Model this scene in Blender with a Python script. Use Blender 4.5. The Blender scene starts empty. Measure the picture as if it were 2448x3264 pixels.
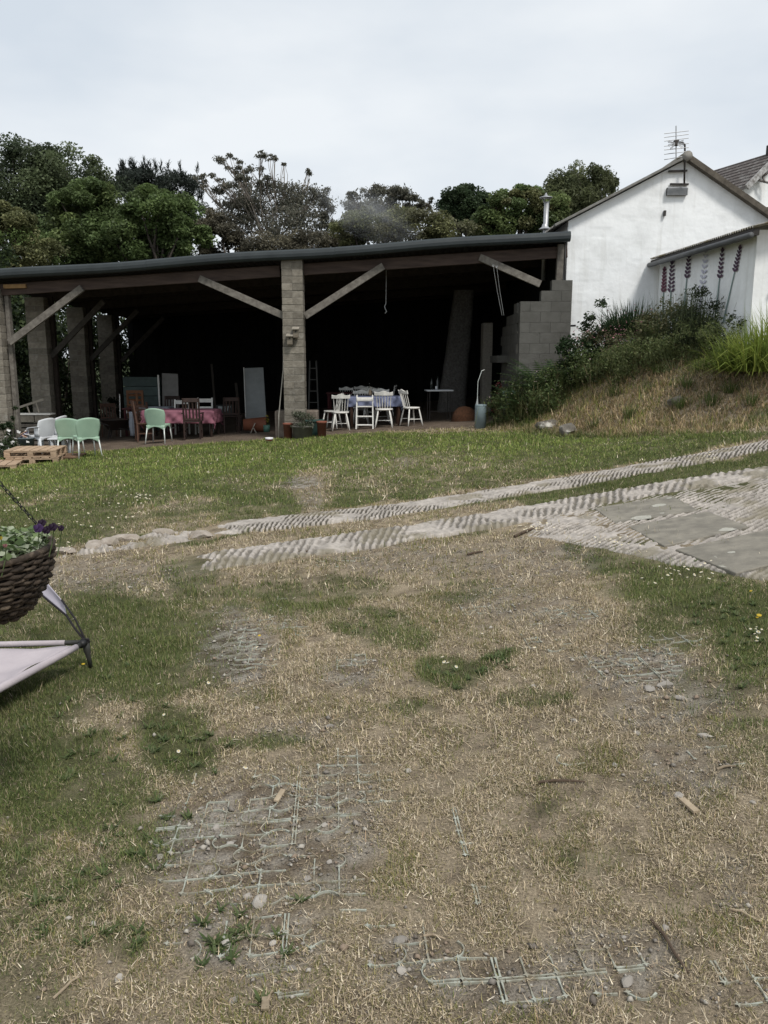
import bpy, math, random
import numpy as np
from mathutils import Vector, Matrix
random.seed(7); rng = np.random.default_rng(7)
R = math.radians
scene = bpy.context.scene
COL = scene.collection

# ------------------------------------------------------------------ camera, sky, sun, exposure
EYE = 1.65; FPX = 2600.0; PITCH = math.atan((1632 - 1150) / FPX)
cam_d = bpy.data.cameras.new('camera'); cam = bpy.data.objects.new('camera', cam_d); COL.objects.link(cam)
cam.location = (0, 0, EYE); cam.rotation_euler = (math.pi / 2 - PITCH, 0, 0)
cam_d.sensor_fit = 'VERTICAL'; cam_d.sensor_height = 36.0; cam_d.sensor_width = 27.0
cam_d.lens = FPX / 3264 * 36.0; cam_d.clip_end = 2000; cam_d.clip_start = 0.05
scene.camera = cam

SUN_EL, SUN_AZ = R(54), R(146)          # azimuth measured from +Y (view direction) clockwise: behind, to the right
w = bpy.data.worlds.new('World'); scene.world = w; w.use_nodes = True
nt = w.node_tree; nt.nodes.clear()
out = nt.nodes.new('ShaderNodeOutputWorld'); bg = nt.nodes.new('ShaderNodeBackground'); bg.inputs[1].default_value = 0.1
sky = nt.nodes.new('ShaderNodeTexSky'); sky.sky_type = 'NISHITA'; sky.sun_disc = False
sky.sun_elevation = SUN_EL; sky.sun_rotation = SUN_AZ
tc = nt.nodes.new('ShaderNodeTexCoord'); mp = nt.nodes.new('ShaderNodeMapping'); mp.inputs['Scale'].default_value = (1.0, 1.0, 2.6)
n1 = nt.nodes.new('ShaderNodeTexNoise'); n1.inputs['Scale'].default_value = 2.1; n1.inputs['Detail'].default_value = 5; n1.inputs['Roughness'].default_value = 0.5
rp = nt.nodes.new('ShaderNodeValToRGB')
rp.color_ramp.elements[0].position = 0.36; rp.color_ramp.elements[0].color = (5.8, 6.35, 6.95, 1)
rp.color_ramp.elements[1].position = 0.60; rp.color_ramp.elements[1].color = (7.5, 7.8, 8.05, 1)
mx = nt.nodes.new('ShaderNodeMixRGB'); mx.inputs[0].default_value = 0.93
nt.links.new(tc.outputs['Generated'], mp.inputs[0]); nt.links.new(mp.outputs[0], n1.inputs['Vector'])
nt.links.new(n1.outputs['Fac'], rp.inputs[0]); nt.links.new(sky.outputs[0], mx.inputs[1]); nt.links.new(rp.outputs[0], mx.inputs[2])
nt.links.new(mx.outputs[0], bg.inputs[0]); nt.links.new(bg.outputs[0], out.inputs[0])

sd = bpy.data.lights.new('sun', 'SUN'); sd.energy = 2.4; sd.angle = R(12); sd.color = (1.0, 0.955, 0.89)
so = bpy.data.objects.new('sun', sd); COL.objects.link(so); so.location = (10, -10, 20)
_dir = Vector((math.sin(SUN_AZ) * math.cos(SUN_EL), math.cos(SUN_AZ) * math.cos(SUN_EL), math.sin(SUN_EL)))
so.rotation_euler = (-_dir).to_track_quat('-Z', 'Y').to_euler()
vs = scene.view_settings; vs.view_transform = 'Standard'; vs.look = 'None'; vs.exposure = 0.27; vs.gamma = 1.0; vs.use_curve_mapping = False
try:
    scene.cycles.max_bounces = 6; scene.cycles.transparent_max_bounces = 8; scene.cycles.volume_bounces = 1
except Exception: pass

# ------------------------------------------------------------------ photograph geometry helpers
SP, CP = math.sin(PITCH), math.cos(PITCH)
def ray(u, v):
    xc = (u - 1224) / FPX; yc = (1632 - v) / FPX
    return np.array([xc, CP + yc * SP, -SP + yc * CP])
def at(u, v, Y):
    d = ray(u, v); t = Y / d[1]
    return Vector((d[0] * t, Y, EYE + d[2] * t))
def proj(x, y, z):
    x = np.asarray(x, float); y = np.asarray(y, float); z = np.asarray(z, float) - EYE
    dep = np.maximum(y * CP - z * SP, 1e-3); up = y * SP + z * CP
    return 1224 + FPX * x / dep, 1632 - FPX * up / dep
def sstep(t): t = np.clip(t, 0, 1); return t * t * (3 - 2 * t)
# value noise, vectorised
_perm = np.random.default_rng(3).random((256, 256))
def vnoise(x, y):
    x = np.asarray(x, float); y = np.asarray(y, float)
    xi = np.floor(x).astype(int); yi = np.floor(y).astype(int); fx = sstep(x - xi); fy = sstep(y - yi)
    a = _perm[xi % 256, yi % 256]; b = _perm[(xi + 1) % 256, yi % 256]; c = _perm[xi % 256, (yi + 1) % 256]; d = _perm[(xi + 1) % 256, (yi + 1) % 256]
    return (a * (1 - fx) + b * fx) * (1 - fy) + (c * (1 - fx) + d * fx) * fy
def fbm(x, y, o=4):
    s = 0; a = .5; f = 1.0
    for k in range(o): s = s + a * vnoise(x * f + 17.3 * k, y * f + 9.1 * k); a *= .5; f *= 2.03
    return s / (1 - .5 ** o)
# terrain
TOE_Y = [6, 9, 10, 11.5, 13.3, 15.6, 17.5, 19, 30]; TOE_X = [16, 9.6, 8, 5.4, 3.9, 2.95, 2.3, 2.05, 2.0]
SHED_X0, SHED_X1, SHED_Y0, SHED_Y1 = -9.1, 4.06, 18.5, 30.5
def zsmooth(x, y):
    x = np.asarray(x, float); y = np.asarray(y, float)
    far = sstep((y - 8) / 7.0)
    r = np.clip(x, 0, 9); rr = .05 * r + .02 * r * r + np.maximum(x - 9, 0) * .1
    l = np.clip(x, -14, 0) * (.025 + .04 * far)
    base = rr * (1 - .35 * far) + l + .08 * far
    d = (x - np.interp(y, TOE_Y, TOE_X)) * .78
    wd = np.interp(y, [11, 14, 16], [2.5, 2.4, 2.3])
    b = sstep(d / wd)
    inside = (y > 18.66) & (x < 3.95) & (x > -30)
    b = np.where(inside, 0, b)
    H = 1.9 + np.maximum(x - 8, 0) * .1
    z = base + np.maximum(H - base, 0) * b
    z = z + np.clip((y - 34) / 40, 0, 3) * 1.0
    return z
def zg(x, y):
    x = np.asarray(x, float); y = np.asarray(y, float)
    inn = (y > 18.66) & (x < 3.95)
    amp = np.where(inn, .3, 1.0)
    return zsmooth(x, y) + amp * ((fbm(x * .9, y * .9, 3) - .5) * .05 + (fbm(x * 5, y * 5, 3) - .5) * .022)
def Z(x, y): return float(zg(x, y))
def gp(u, v, dz=0.0):
    """ground point seen at photo pixel (u, v)"""
    d = ray(u, v); t = 1.0; prev = t
    while t < 80:
        p = np.array([0, 0, EYE]) + d * t
        if p[2] < float(zg(p[0], p[1])) + dz: break
        prev = t; t += .1
    a, b = prev, t
    for _ in range(18):
        m = (a + b) / 2; p = np.array([0, 0, EYE]) + d * m
        if p[2] < float(zg(p[0], p[1])) + dz: b = m
        else: a = m
    return Vector((p[0], p[1], float(zg(p[0], p[1]))))
def fl(u, Y):
    """ground point on photo column u at depth Y"""
    z = 0.0; x = 0
    for _ in range(4):
        dep = Y * CP - (z - EYE) * SP; x = (u - 1224) / FPX * dep; z = Z(x, Y)
    return Vector((x, Y, z))

# ------------------------------------------------------------------ mesh helpers
class MB:
    def __init__(s): s.v = []; s.f = []
    def add(s, V, F):
        o = len(s.v); s.v += [tuple(p) for p in V]; s.f += [tuple(i + o for i in f) for f in F]; return s
    def box(s, c, d, M=None, taper=1.0):
        x, y, z = [k / 2 for k in d]; V = []
        for sz in (-1, 1):
            t = taper if sz > 0 else 1
            for sx, sy in ((-1, -1), (1, -1), (1, 1), (-1, 1)): V.append(Vector((sx * x * t, sy * y * t, sz * z)))
        if M is not None: V = [M @ p for p in V]
        c = Vector(c)
        return s.add([p + c for p in V], [(3, 2, 1, 0), (4, 5, 6, 7), (0, 1, 5, 4), (1, 2, 6, 5), (2, 3, 7, 6), (3, 0, 4, 7)])
    def beam(s, a, b, wd, ht, up=(0, 0, 1)):
        a = Vector(a); b = Vector(b); d = (b - a); L = d.length; d.normalize(); up = Vector(up)
        x = d.cross(up)
        if x.length < 1e-4: x = d.cross(Vector((0, 1, 0)))
        x.normalize(); y = x.cross(d)
        V = [p + x * sx * wd / 2 + y * sy * ht / 2 for p in (a, b) for sx, sy in ((-1, -1), (1, -1), (1, 1), (-1, 1))]
        return s.add(V, [(0, 1, 2, 3), (7, 6, 5, 4), (4, 5, 1, 0), (5, 6, 2, 1), (6, 7, 3, 2), (7, 4, 0, 3)])
    def tube(s, pts, rad, n=8, cap=True):
        pts = [Vector(p) for p in pts]; m = len(pts)
        if not isinstance(rad, (list, tuple)): rad = [rad] * m
        V = []; F = []; ref = None
        for i, p in enumerate(pts):
            d = (pts[min(i + 1, m - 1)] - pts[max(i - 1, 0)]).normalized()
            if ref is None: ref = Vector((1, 0, 0)) if abs(d.x) < .8 else Vector((0, 1, 0))
            x = (ref - d * ref.dot(d)).normalized(); y = d.cross(x); ref = x
            for k in range(n):
                a = 2 * math.pi * k / n; V.append(p + (x * math.cos(a) + y * math.sin(a)) * rad[i])
        for i in range(m - 1):
            for k in range(n): F.append((i * n + k, i * n + (k + 1) % n, (i + 1) * n + (k + 1) % n, (i + 1) * n + k))
        if cap: F += [tuple(range(n - 1, -1, -1)), tuple(range((m - 1) * n, m * n))]
        return s.add(V, F)
    def lathe(s, prof, n=20, c=(0, 0, 0)):
        c = Vector(c); V = []; F = []
        for r, z in prof:
            for k in range(n): a = 2 * math.pi * k / n; V.append(c + Vector((r * math.cos(a), r * math.sin(a), z)))
        for i in range(len(prof) - 1):
            for k in range(n): F.append((i * n + k, i * n + (k + 1) % n, (i + 1) * n + (k + 1) % n, (i + 1) * n + k))
        return s.add(V, F)
    def grid(s, fn, nu, nv):
        V = [fn(i / (nu - 1), j / (nv - 1)) for j in range(nv) for i in range(nu)]
        return s.add(V, [(j * nu + i, j * nu + i + 1, (j + 1) * nu + i + 1, (j + 1) * nu + i) for j in range(nv - 1) for i in range(nu - 1)])
    def prism(s, poly, ext):
        """planar polygon (3D points) extruded by vector ext"""
        n = len(poly); P = [Vector(p) for p in poly]; e = Vector(ext)
        return s.add(P + [p + e for p in P], [tuple(range(n))[::-1], tuple(range(n, 2 * n))] + [(i, (i + 1) % n, n + (i + 1) % n, n + i) for i in range(n)])
    def mesh(s, name, m, smooth=False):
        me = bpy.data.meshes.new(name); me.from_pydata(s.v, [], s.f); me.update()
        me.materials.append(m)
        if smooth: me.polygons.foreach_set('use_smooth', [True] * len(me.polygons))
        return me
    def build(s, name, m, parent=None, smooth=False, bevel=0, loc=None, rot=None, solid=0, fix=True):
        me = s.mesh(name, m, smooth)
        if fix:
            import bmesh
            bm = bmesh.new(); bm.from_mesh(me); bmesh.ops.recalc_face_normals(bm, faces=bm.faces[:]); bm.to_mesh(me); bm.free()
        return link(name, me, parent, bevel, loc, rot, solid)
def link(name, me, parent=None, bevel=0, loc=None, rot=None, solid=0):
    o = bpy.data.objects.new(name, me); COL.objects.link(o); o.parent = parent
    if loc is not None: o.location = loc
    if rot is not None: o.rotation_euler = rot
    if solid:
        md = o.modifiers.new('solid', 'SOLIDIFY'); md.thickness = solid; md.offset = 0
    if bevel:
        md = o.modifiers.new('bevel', 'BEVEL'); md.width = bevel; md.segments = 2; md.limit_method = 'ANGLE'
    return o
def empty(name, loc, rz=0, rot=None):
    o = bpy.data.objects.new(name, None); COL.objects.link(o); o.location = loc; o.empty_display_size = .1
    o.rotation_euler = rot if rot is not None else (0, 0, rz); return o
def tag(o, label, cat, group=None, kind=None):
    o['label'] = label; o['category'] = cat
    if group: o['group'] = group
    if kind: o['kind'] = kind
    return o
def struct(o): o['kind'] = 'structure'; return o
def dup(o, parent=None, loc=None, rz=None, label=None):
    c = o.copy(); COL.objects.link(c); c.parent = parent
    if loc is not None: c.location = loc
    if rz is not None: c.rotation_euler = (0, 0, rz)
    if label: c['label'] = label
    for ch in list(o.children): dup(ch, c)
    return c
def npmesh(name, V, F, m, col=None, smooth=False):
    """numpy mesh: V (n,3), F (m,k) of one face size; col (n,3) point colours"""
    V = np.asarray(V, np.float32); F = np.asarray(F, np.int32); k = F.shape[1]; nf = len(F)
    me = bpy.data.meshes.new(name)
    me.vertices.add(len(V)); me.vertices.foreach_set('co', V.ravel())
    me.loops.add(nf * k); me.loops.foreach_set('vertex_index', F.ravel())
    me.polygons.add(nf); me.polygons.foreach_set('loop_start', np.arange(0, nf * k, k, dtype=np.int32))
    if smooth: me.polygons.foreach_set('use_smooth', np.ones(nf, bool))
    me.update(calc_edges=True)
    if col is not None:
        a = me.attributes.new('col', 'FLOAT_COLOR', 'POINT'); c4 = np.ones((len(V), 4), np.float32); c4[:, :3] = col
        a.data.foreach_set('color', c4.ravel())
    me.materials.append(m); return me
def tri_extra(V): return V

# ------------------------------------------------------------------ materials
def lin(r, g, b):
    f = lambda c: (c / 255 / 12.92) if c / 255 <= .04045 else ((c / 255 + .055) / 1.055) ** 2.4
    return (f(r), f(g), f(b), 1)
MATS = {}
def mat(name, c1, c2=None, scale=6, rough=.8, bump=.0, bscale=None, rnd=0.0, metal=0.0, c3=None, s3=1.5, stretch=None, spec=.3, world=False, detail=6, t3=(.5, .62)):
    if name in MATS: return MATS[name]
    m = bpy.data.materials.new(name); m.use_nodes = True; t = m.node_tree; N = t.nodes; L = t.links
    b = N['Principled BSDF']; b.inputs['Roughness'].default_value = rough; b.inputs['Metallic'].default_value = metal
    b.inputs['Specular IOR Level'].default_value = spec
    tcn = N.new('ShaderNodeTexCoord'); src = tcn.outputs['Object']
    if world:
        g = N.new('ShaderNodeNewGeometry'); src = g.outputs['Position']
    if rnd:   # shift the pattern per object
        oi = N.new('ShaderNodeObjectInfo'); ad = N.new('ShaderNodeVectorMath'); ad.operation = 'ADD'
        ml = N.new('ShaderNodeMath'); ml.operation = 'MULTIPLY'; ml.inputs[1].default_value = 37.0
        L.new(oi.outputs['Random'], ml.inputs[0]); L.new(src, ad.inputs[0]); L.new(ml.outputs[0], ad.inputs[1]); src = ad.outputs[0]
    if stretch:
        mpn = N.new('ShaderNodeMapping'); mpn.inputs['Scale'].default_value = stretch; L.new(src, mpn.inputs[0]); src = mpn.outputs[0]
    if c2 is None: c2 = tuple(k * .75 for k in c1[:3]) + (1,)
    no = N.new('ShaderNodeTexNoise'); no.inputs['Scale'].default_value = scale; no.inputs['Detail'].default_value = detail; no.inputs['Roughness'].default_value = .62
    L.new(src, no.inputs['Vector'])
    cr = N.new('ShaderNodeValToRGB'); cr.color_ramp.elements[0].position = .34; cr.color_ramp.elements[1].position = .68
    cr.color_ramp.elements[0].color = c2; cr.color_ramp.elements[1].color = c1; L.new(no.outputs['Fac'], cr.inputs[0]); outc = cr.outputs[0]
    if c3 is not None:
        n3 = N.new('ShaderNodeTexNoise'); n3.inputs['Scale'].default_value = s3; n3.inputs['Detail'].default_value = 8; n3.inputs['Roughness'].default_value = .68; L.new(src, n3.inputs['Vector'])
        r3 = N.new('ShaderNodeValToRGB'); r3.color_ramp.elements[0].position = t3[0]; r3.color_ramp.elements[1].position = t3[1]; L.new(n3.outputs['Fac'], r3.inputs[0])
        m3 = N.new('ShaderNodeMixRGB'); m3.inputs[2].default_value = c3; L.new(r3.outputs[0], m3.inputs[0]); L.new(outc, m3.inputs[1]); outc = m3.outputs[0]
    if rnd:
        mr = N.new('ShaderNodeMapRange'); mr.inputs['To Min'].default_value = 1 - rnd; mr.inputs['To Max'].default_value = 1 + rnd; L.new(oi.outputs['Random'], mr.inputs[0])
        hs = N.new('ShaderNodeHueSaturation'); L.new(mr.outputs[0], hs.inputs['Value']); L.new(outc, hs.inputs['Color']); outc = hs.outputs[0]
    L.new(outc, b.inputs['Base Color'])
    if bump:
        nb = N.new('ShaderNodeTexNoise'); nb.inputs['Scale'].default_value = bscale or scale * 3; nb.inputs['Detail'].default_value = 6; L.new(src, nb.inputs['Vector'])
        bp = N.new('ShaderNodeBump'); bp.inputs['Strength'].default_value = bump; bp.inputs['Distance'].default_value = .02; L.new(nb.outputs['Fac'], bp.inputs['Height']); L.new(bp.outputs[0], b.inputs['Normal'])
    MATS[name] = m; return m
def leafmat(name, rough=.6, trans=.35, tint=(1, 1, 1)):
    if name in MATS: return MATS[name]
    m = bpy.data.materials.new(name); m.use_nodes = True; t = m.node_tree; N = t.nodes; L = t.links
    b = N['Principled BSDF']; b.inputs['Roughness'].default_value = rough; b.inputs['Specular IOR Level'].default_value = .25
    a = N.new('ShaderNodeAttribute'); a.attribute_name = 'col'
    tr = N.new('ShaderNodeBsdfTranslucent'); mxs = N.new('ShaderNodeMixShader'); mxs.inputs[0].default_value = trans
    L.new(a.outputs['Color'], b.inputs['Base Color']); L.new(a.outputs['Color'], tr.inputs['Color'])
    L.new(b.outputs[0], mxs.inputs[1]); L.new(tr.outputs[0], mxs.inputs[2]); L.new(mxs.outputs[0], N['Material Output'].inputs['Surface'])
    MATS[name] = m; return m
LEAF = leafmat('leaf', .55, .42); BLADE = leafmat('grass_blade', .7, .25); STRAW = leafmat('straw', .8, .1)

# leaf clouds --------------------------------------------------------
def rand_dirs(n):
    d = rng.normal(size=(n, 3)); return d / np.linalg.norm(d, axis=1, keepdims=True)
def leaf_arrays(C, size, col, up=.4, asp=.55, jit=.25, droop=0.0):
    """rhombic leaf for each centre C; size scalar or (n,), col (n,3)"""
    n = len(C); size = np.broadcast_to(np.asarray(size, float), (n,)) * rng.uniform(.7, 1.3, n)
    nrm = rand_dirs(n); nrm[:, 2] = np.abs(nrm[:, 2]) + up; nrm /= np.linalg.norm(nrm, axis=1, keepdims=True)
    t = rand_dirs(n); t[:, 2] -= droop; t -= nrm * (t * nrm).sum(1, keepdims=True); t /= np.linalg.norm(t, axis=1, keepdims=True) + 1e-9
    b = np.cross(nrm, t); s = size[:, None] / 2
    fold = nrm * s * .25
    V = np.stack([C - t * s, C + b * s * asp + fold, C + t * s, C - b * s * asp + fold], 1).reshape(-1, 3)
    F = np.arange(4 * n).reshape(-1, 4)
    c = col * rng.uniform(1 - jit, 1 + jit, (n, 1))
    return V, F, np.repeat(c, 4, 0)
def blade_arrays(P, h, wd, col, lean=.5, dirs=None, seg=2, tipcol=1.25, curl=1.0):
    """bent tapering blades rooted at P (n,3)"""
    n = len(P); h = np.broadcast_to(np.asarray(h, float), (n,)); wd = np.broadcast_to(np.asarray(wd, float), (n,))
    lean = np.broadcast_to(np.asarray(lean, float), (n,))
    a = rng.uniform(0, 2 * np.pi, n) if dirs is None else dirs
    d = np.stack([np.cos(a), np.sin(a), np.zeros(n)], 1); sd_ = np.stack([-np.sin(a), np.cos(a), np.zeros(n)], 1)
    up = np.array([0, 0, 1.0])
    ca = np.cos(lean)[:, None]; sa = np.sin(lean)[:, None]
    mid = P + (up * ca + d * sa) * (h * .55)[:, None]
    l2 = np.clip(lean * (1 + .7 * curl), 0, 2.0); tip = mid + (up * np.cos(l2)[:, None] + d * np.sin(l2)[:, None]) * (h * .45)[:, None]
    w2 = wd[:, None] / 2
    V = np.stack([P - sd_ * w2, P + sd_ * w2, mid + sd_ * w2 * .8, mid - sd_ * w2 * .8, tip], 1).reshape(-1, 3)
    i = np.arange(n)[:, None] * 5
    F = np.concatenate([i + np.array([[0, 1, 2]]), i + np.array([[0, 2, 3]]), i + np.array([[3, 2, 4]])], 0)
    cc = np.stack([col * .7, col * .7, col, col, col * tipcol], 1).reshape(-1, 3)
    return V, F, cc
def sliver_arrays(P, h, wd, col, lean):
    """one-triangle straws"""
    n = len(P); a = rng.uniform(0, 2 * np.pi, n); d = np.stack([np.cos(a) * np.sin(lean), np.sin(a) * np.sin(lean), np.cos(lean)], 1); s = np.stack([-np.sin(a), np.cos(a), np.zeros(n)], 1) * (wd * .62)[:, None]
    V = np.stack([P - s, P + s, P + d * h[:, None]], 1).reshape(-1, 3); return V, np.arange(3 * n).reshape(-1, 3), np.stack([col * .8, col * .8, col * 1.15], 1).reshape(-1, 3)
def merge(parts):
    V = []; F = []; C = []; o = 0
    for v, f, c in parts: V.append(v); F.append(f + o); C.append(c); o += len(v)
    return np.concatenate(V), np.concatenate(F), np.concatenate(C)
def mixcol(cols, n, wts=None):
    cols = np.array([c[:3] for c in cols]); k = rng.choice(len(cols), n, p=wts); return cols[k]
# ------------------------------------------------------------------ ground: masks, sheet, tracks, grass
def blob(u, v, cu, cv, ru, rv, soft=.5):
    d = np.sqrt(((u - cu) / ru) ** 2 + ((v - cv) / rv) ** 2); return sstep((1 - d) / soft + .5)
UP_U = [-3000, 0, 250, 560, 850, 1224, 1700, 2448, 4000]; UP_V = [2100, 1790, 1745, 1700, 1655, 1610, 1538, 1402, 1180]   # far edge of the far track
LO_U = [-3000, 0, 250, 630, 900, 1224, 1500, 1640, 1880, 2180, 2448, 4000]; LO_V = [2200, 1880, 1850, 1825, 1775, 1735, 1700, 1690, 1740, 1800, 1850, 2000]  # near edge of the near track and pad
GREEN_BLOBS = [(1000, 1950, 160, 45, .6), (1190, 1990, 140, 50, .7), (1440, 2140, 130, 60, .95), (1600, 2100, 60, 30, .9), (1280, 2030, 120, 40, .6), (1690, 2225, 120, 35, .75),
    (800, 2365, 150, 32, .8), (1330, 2270, 90, 30, .5), (1090, 1880, 170, 40, .45), (1450, 1880, 120, 40, .4), (2000, 1780, 140, 50, .7), (2200, 1870, 250, 90, .9), (2400, 2030, 160, 170, 1.0),
    (1830, 1750, 40, 30, .9), (2150, 2000, 180, 90, .7), (2300, 2200, 200, 100, .5), (900, 1880, 120, 50, .5), (600, 1830, 100, 60, .7), (1500, 1690, 60, 20, .5), (2220, 2240, 40, 20, .7),
    (560, 2350, 140, 130, 1.0), (650, 2080, 120, 120, .7), (200, 2500, 260, 170, .9), (330, 2050, 330, 180, 1.0), (120, 2850, 220, 180, .6), (100, 3100, 160, 150, .4), (400, 2700, 180, 120, .45),
    (1050, 2860, 40, 60, .5), (1740, 2530, 60, 50, .45), (1900, 2700, 140, 70, .35), (2350, 2380, 130, 90, .4), (400, 3000, 90, 70, .4), (0, 2200, 250, 300, .9), (-500, 2200, 500, 800, .8), (2900, 2200, 450, 500, .9), (650, 1930, 160, 90, .5), (800, 2210, 100, 40, .4)]
BARE_BLOBS = [(965, 1545, 55, 25, .9), (985, 1590, 35, 50, .6), (760, 2070, 120, 120, .95), (800, 1990, 150, 60, .4), (780, 2680, 300, 200, .95), (1060, 2680, 150, 230, .8), (1650, 1930, 170, 80, .6), (1750, 2000, 130, 60, .5),
    (2000, 2140, 180, 60, .85), (1120, 2135, 90, 40, .8), (2150, 2250, 200, 80, .7), (2200, 2440, 140, 110, .6), (1950, 3060, 220, 130, .8), (1620, 3150, 260, 100, .9), (1330, 3080, 170, 90, .85), (800, 3000, 240, 150, .75),
    (300, 1830, 300, 50, .5), (1330, 1780, 300, 50, .45), (1700, 1780, 200, 60, .45), (2350, 3150, 130, 60, .6), (2330, 2800, 100, 100, .4), (950, 2330, 160, 30, .5), (1290, 1480, 40, 15, .5)]
def masks(x, y, z=None):
    """green, bare and bank weights for world points"""
    if z is None: z = zsmooth(x, y)
    u, v = proj(x, y, z)
    wob = (fbm(x * 2.2, y * 2.2, 4) - .5); u = u + wob * 140 * np.clip(3 / np.maximum(y, 1.5), .2, 1); v = v + (fbm(x * 2.2 + 50, y * 2.2, 4) - .5) * 120 * np.clip(3 / np.maximum(y, 1.5), .12, 1)
    up = np.interp(u, UP_U, UP_V); lo = np.interp(u, LO_U, LO_V)
    tsoft = 12
    lawn = sstep((up - v) / tsoft) * sstep((v - 1380 + np.clip((u - 500) / 10, -60, 0)) / 15 + .5)
    lawn = np.where(y > 18.3, 0, lawn)
    left = sstep((u + 400) / 300)
    between = sstep((v - up - 28) / 10) * sstep((lo - 85 - v) / 10 + np.interp(u, [1500, 2448], [0, 1.5]) * -1) * sstep((u - 500) / 120)
    g = np.zeros_like(u)
    for cu, cv, ru, rv, s in GREEN_BLOBS: g = np.maximum(g, blob(u, v, cu, cv, ru, rv, .7) * s)
    g = g * sstep((v - up - 30) / 20)
    lw = lawn * (.95 - .5 * sstep((fbm(x * 1.3, y * 1.3, 4) - .5) * 7) * sstep((v - 1480) / 130)) * (1 - .75 * blob(u, v, 1000, 1570, 60, 80, .9)) * (1 - .4 * blob(u, v, 620, 1660, 300, 40, 1)) * (1 - .35 * blob(u, v, 1350, 1500, 350, 60, 1))
    g = np.maximum(np.maximum(g, lw), between * .9)
    g = np.clip(g + (fbm(x * 7 + 3, y * 7, 3) - .5) * 1.1 * (1 - np.abs(2 * np.clip(g, 0, 1) - 1)) + (fbm(x * 2.6 + 33, y * 2.6, 3) - .55) * .5 * (g > .1), 0, 1)
    b = np.zeros_like(u)
    for cu, cv, ru, rv, s in BARE_BLOBS: b = np.maximum(b, blob(u, v, cu, cv, ru, rv, .9) * s)
    b = np.where((v < up) & ((u < 850) | (u > 1400)), 0, b)
    d = (x - np.interp(y, TOE_Y, TOE_X)) * .78
    bank = sstep((d + .2 + (fbm(x * 1.6, y * 1.6 + 80, 4) - .5) * 1.1) / .8) * (y > 9)
    # the bank: dry below, greener above and beside the shed
    gb = sstep((d - 1.5) / 1.2) * .8 * sstep((6.0 - x) / 2.0) + .85 * sstep((y - 16.0) / 2) + .55 * sstep((fbm(x * 1.1 + 9, y * 1.1, 4) - .52) * 8)
    g = g * (1 - bank) + np.clip(gb, 0, 1) * bank
    b = b * (1 - bank) + bank * .25 * sstep((fbm(x * 1.7, y * 1.7 + 30, 4) - .5) * 7)
    return g, b, bank
SHEDFLOOR = lambda x, y: (y > 18.32 + .12 * (vnoise(x * 1.5, 3.1) - .5)) & (x > -9.6) & (x < 3.9) & (y < 31)
xs = np.concatenate([-np.geomspace(400, 10.2, 26), np.linspace(-10, -4, 86), np.linspace(-3.94, 7, 200), np.linspace(7.07, 11, 50), np.geomspace(11.4, 400, 26)])
ys = np.concatenate([-np.geomspace(60, 1, 12), np.linspace(0, 1.1, 8), np.linspace(1.15, 6, 100), np.linspace(6.06, 20, 200), np.linspace(20.2, 34, 60), np.geomspace(35, 900, 30)])
GX, GY = np.meshgrid(xs, ys); gx = GX.ravel(); gy = GY.ravel(); gz = zg(gx, gy)
gz = np.where((np.abs(gx) > 60) | (gy > 80), gz + .0, gz)
mg, mb_, mbank = masks(gx, gy)
soil = np.array([.070, .054, .040]); thatch = np.array([.25, .205, .145]); gsoil = np.array([.055, .062, .024]); grav = np.array([.27, .25, .22])
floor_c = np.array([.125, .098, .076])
nn = fbm(gx * 7, gy * 7, 4)[:, None]; n2 = fbm(gx * 23 + 4, gy * 23, 3)[:, None]
colr = thatch * (.55 + .8 * nn)
colr = colr * (1 - sstep((n2 - .55) * 6) * .55) + soil * sstep((n2 - .55) * 6) * .55
colr = colr * (1 - mg[:, None]) + gsoil * (.6 + .8 * nn) * mg[:, None]
colr = colr * (1 - mb_[:, None] * .8) + (grav * sstep((n2 - .42) * 5) + soil * 1.1 * (1 - sstep((n2 - .42) * 5))) * mb_[:, None] * .8
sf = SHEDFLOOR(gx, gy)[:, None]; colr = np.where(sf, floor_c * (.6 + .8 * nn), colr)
farm = sstep((gy - 31) / 2)[:, None]; colr = colr * (1 - farm) + np.array([.03, .04, .015]) * farm
nx, ny = len(xs), len(ys); ii = (np.arange(ny - 1)[:, None] * nx + np.arange(nx - 1)[None, :]).ravel()
gm = bpy.data.materials.new('ground_turf'); gm.use_nodes = True; t = gm.node_tree; b = t.nodes['Principled BSDF']; b.inputs['Roughness'].default_value = .95; b.inputs['Specular IOR Level'].default_value = .1
a = t.nodes.new('ShaderNodeAttribute'); a.attribute_name = 'col'; geo = t.nodes.new('ShaderNodeNewGeometry')
no = t.nodes.new('ShaderNodeTexNoise'); no.inputs['Scale'].default_value = 120; no.inputs['Detail'].default_value = 8; no.inputs['Roughness'].default_value = .78; t.links.new(geo.outputs['Position'], no.inputs['Vector'])
mr = t.nodes.new('ShaderNodeMapRange'); mr.inputs['From Min'].default_value = .3; mr.inputs['From Max'].default_value = .7; mr.inputs['To Min'].default_value = .22; mr.inputs['To Max'].default_value = 1.95; t.links.new(no.outputs['Fac'], mr.inputs[0])
mm = t.nodes.new('ShaderNodeVectorMath'); mm.operation = 'SCALE'; t.links.new(a.outputs['Color'], mm.inputs[0]); t.links.new(mr.outputs[0], mm.inputs['Scale']); t.links.new(mm.outputs[0], b.inputs['Base Color'])
bp = t.nodes.new('ShaderNodeBump'); bp.inputs['Strength'].default_value = .7; bp.inputs['Distance'].default_value = .02; t.links.new(no.outputs['Fac'], bp.inputs['Height']); t.links.new(bp.outputs[0], b.inputs['Normal'])
struct(link('ground', npmesh('ground', np.stack([gx, gy, gz], 1), np.stack([ii, ii + 1, ii + nx + 1, ii + nx], 1), gm, colr, True)))

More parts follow.
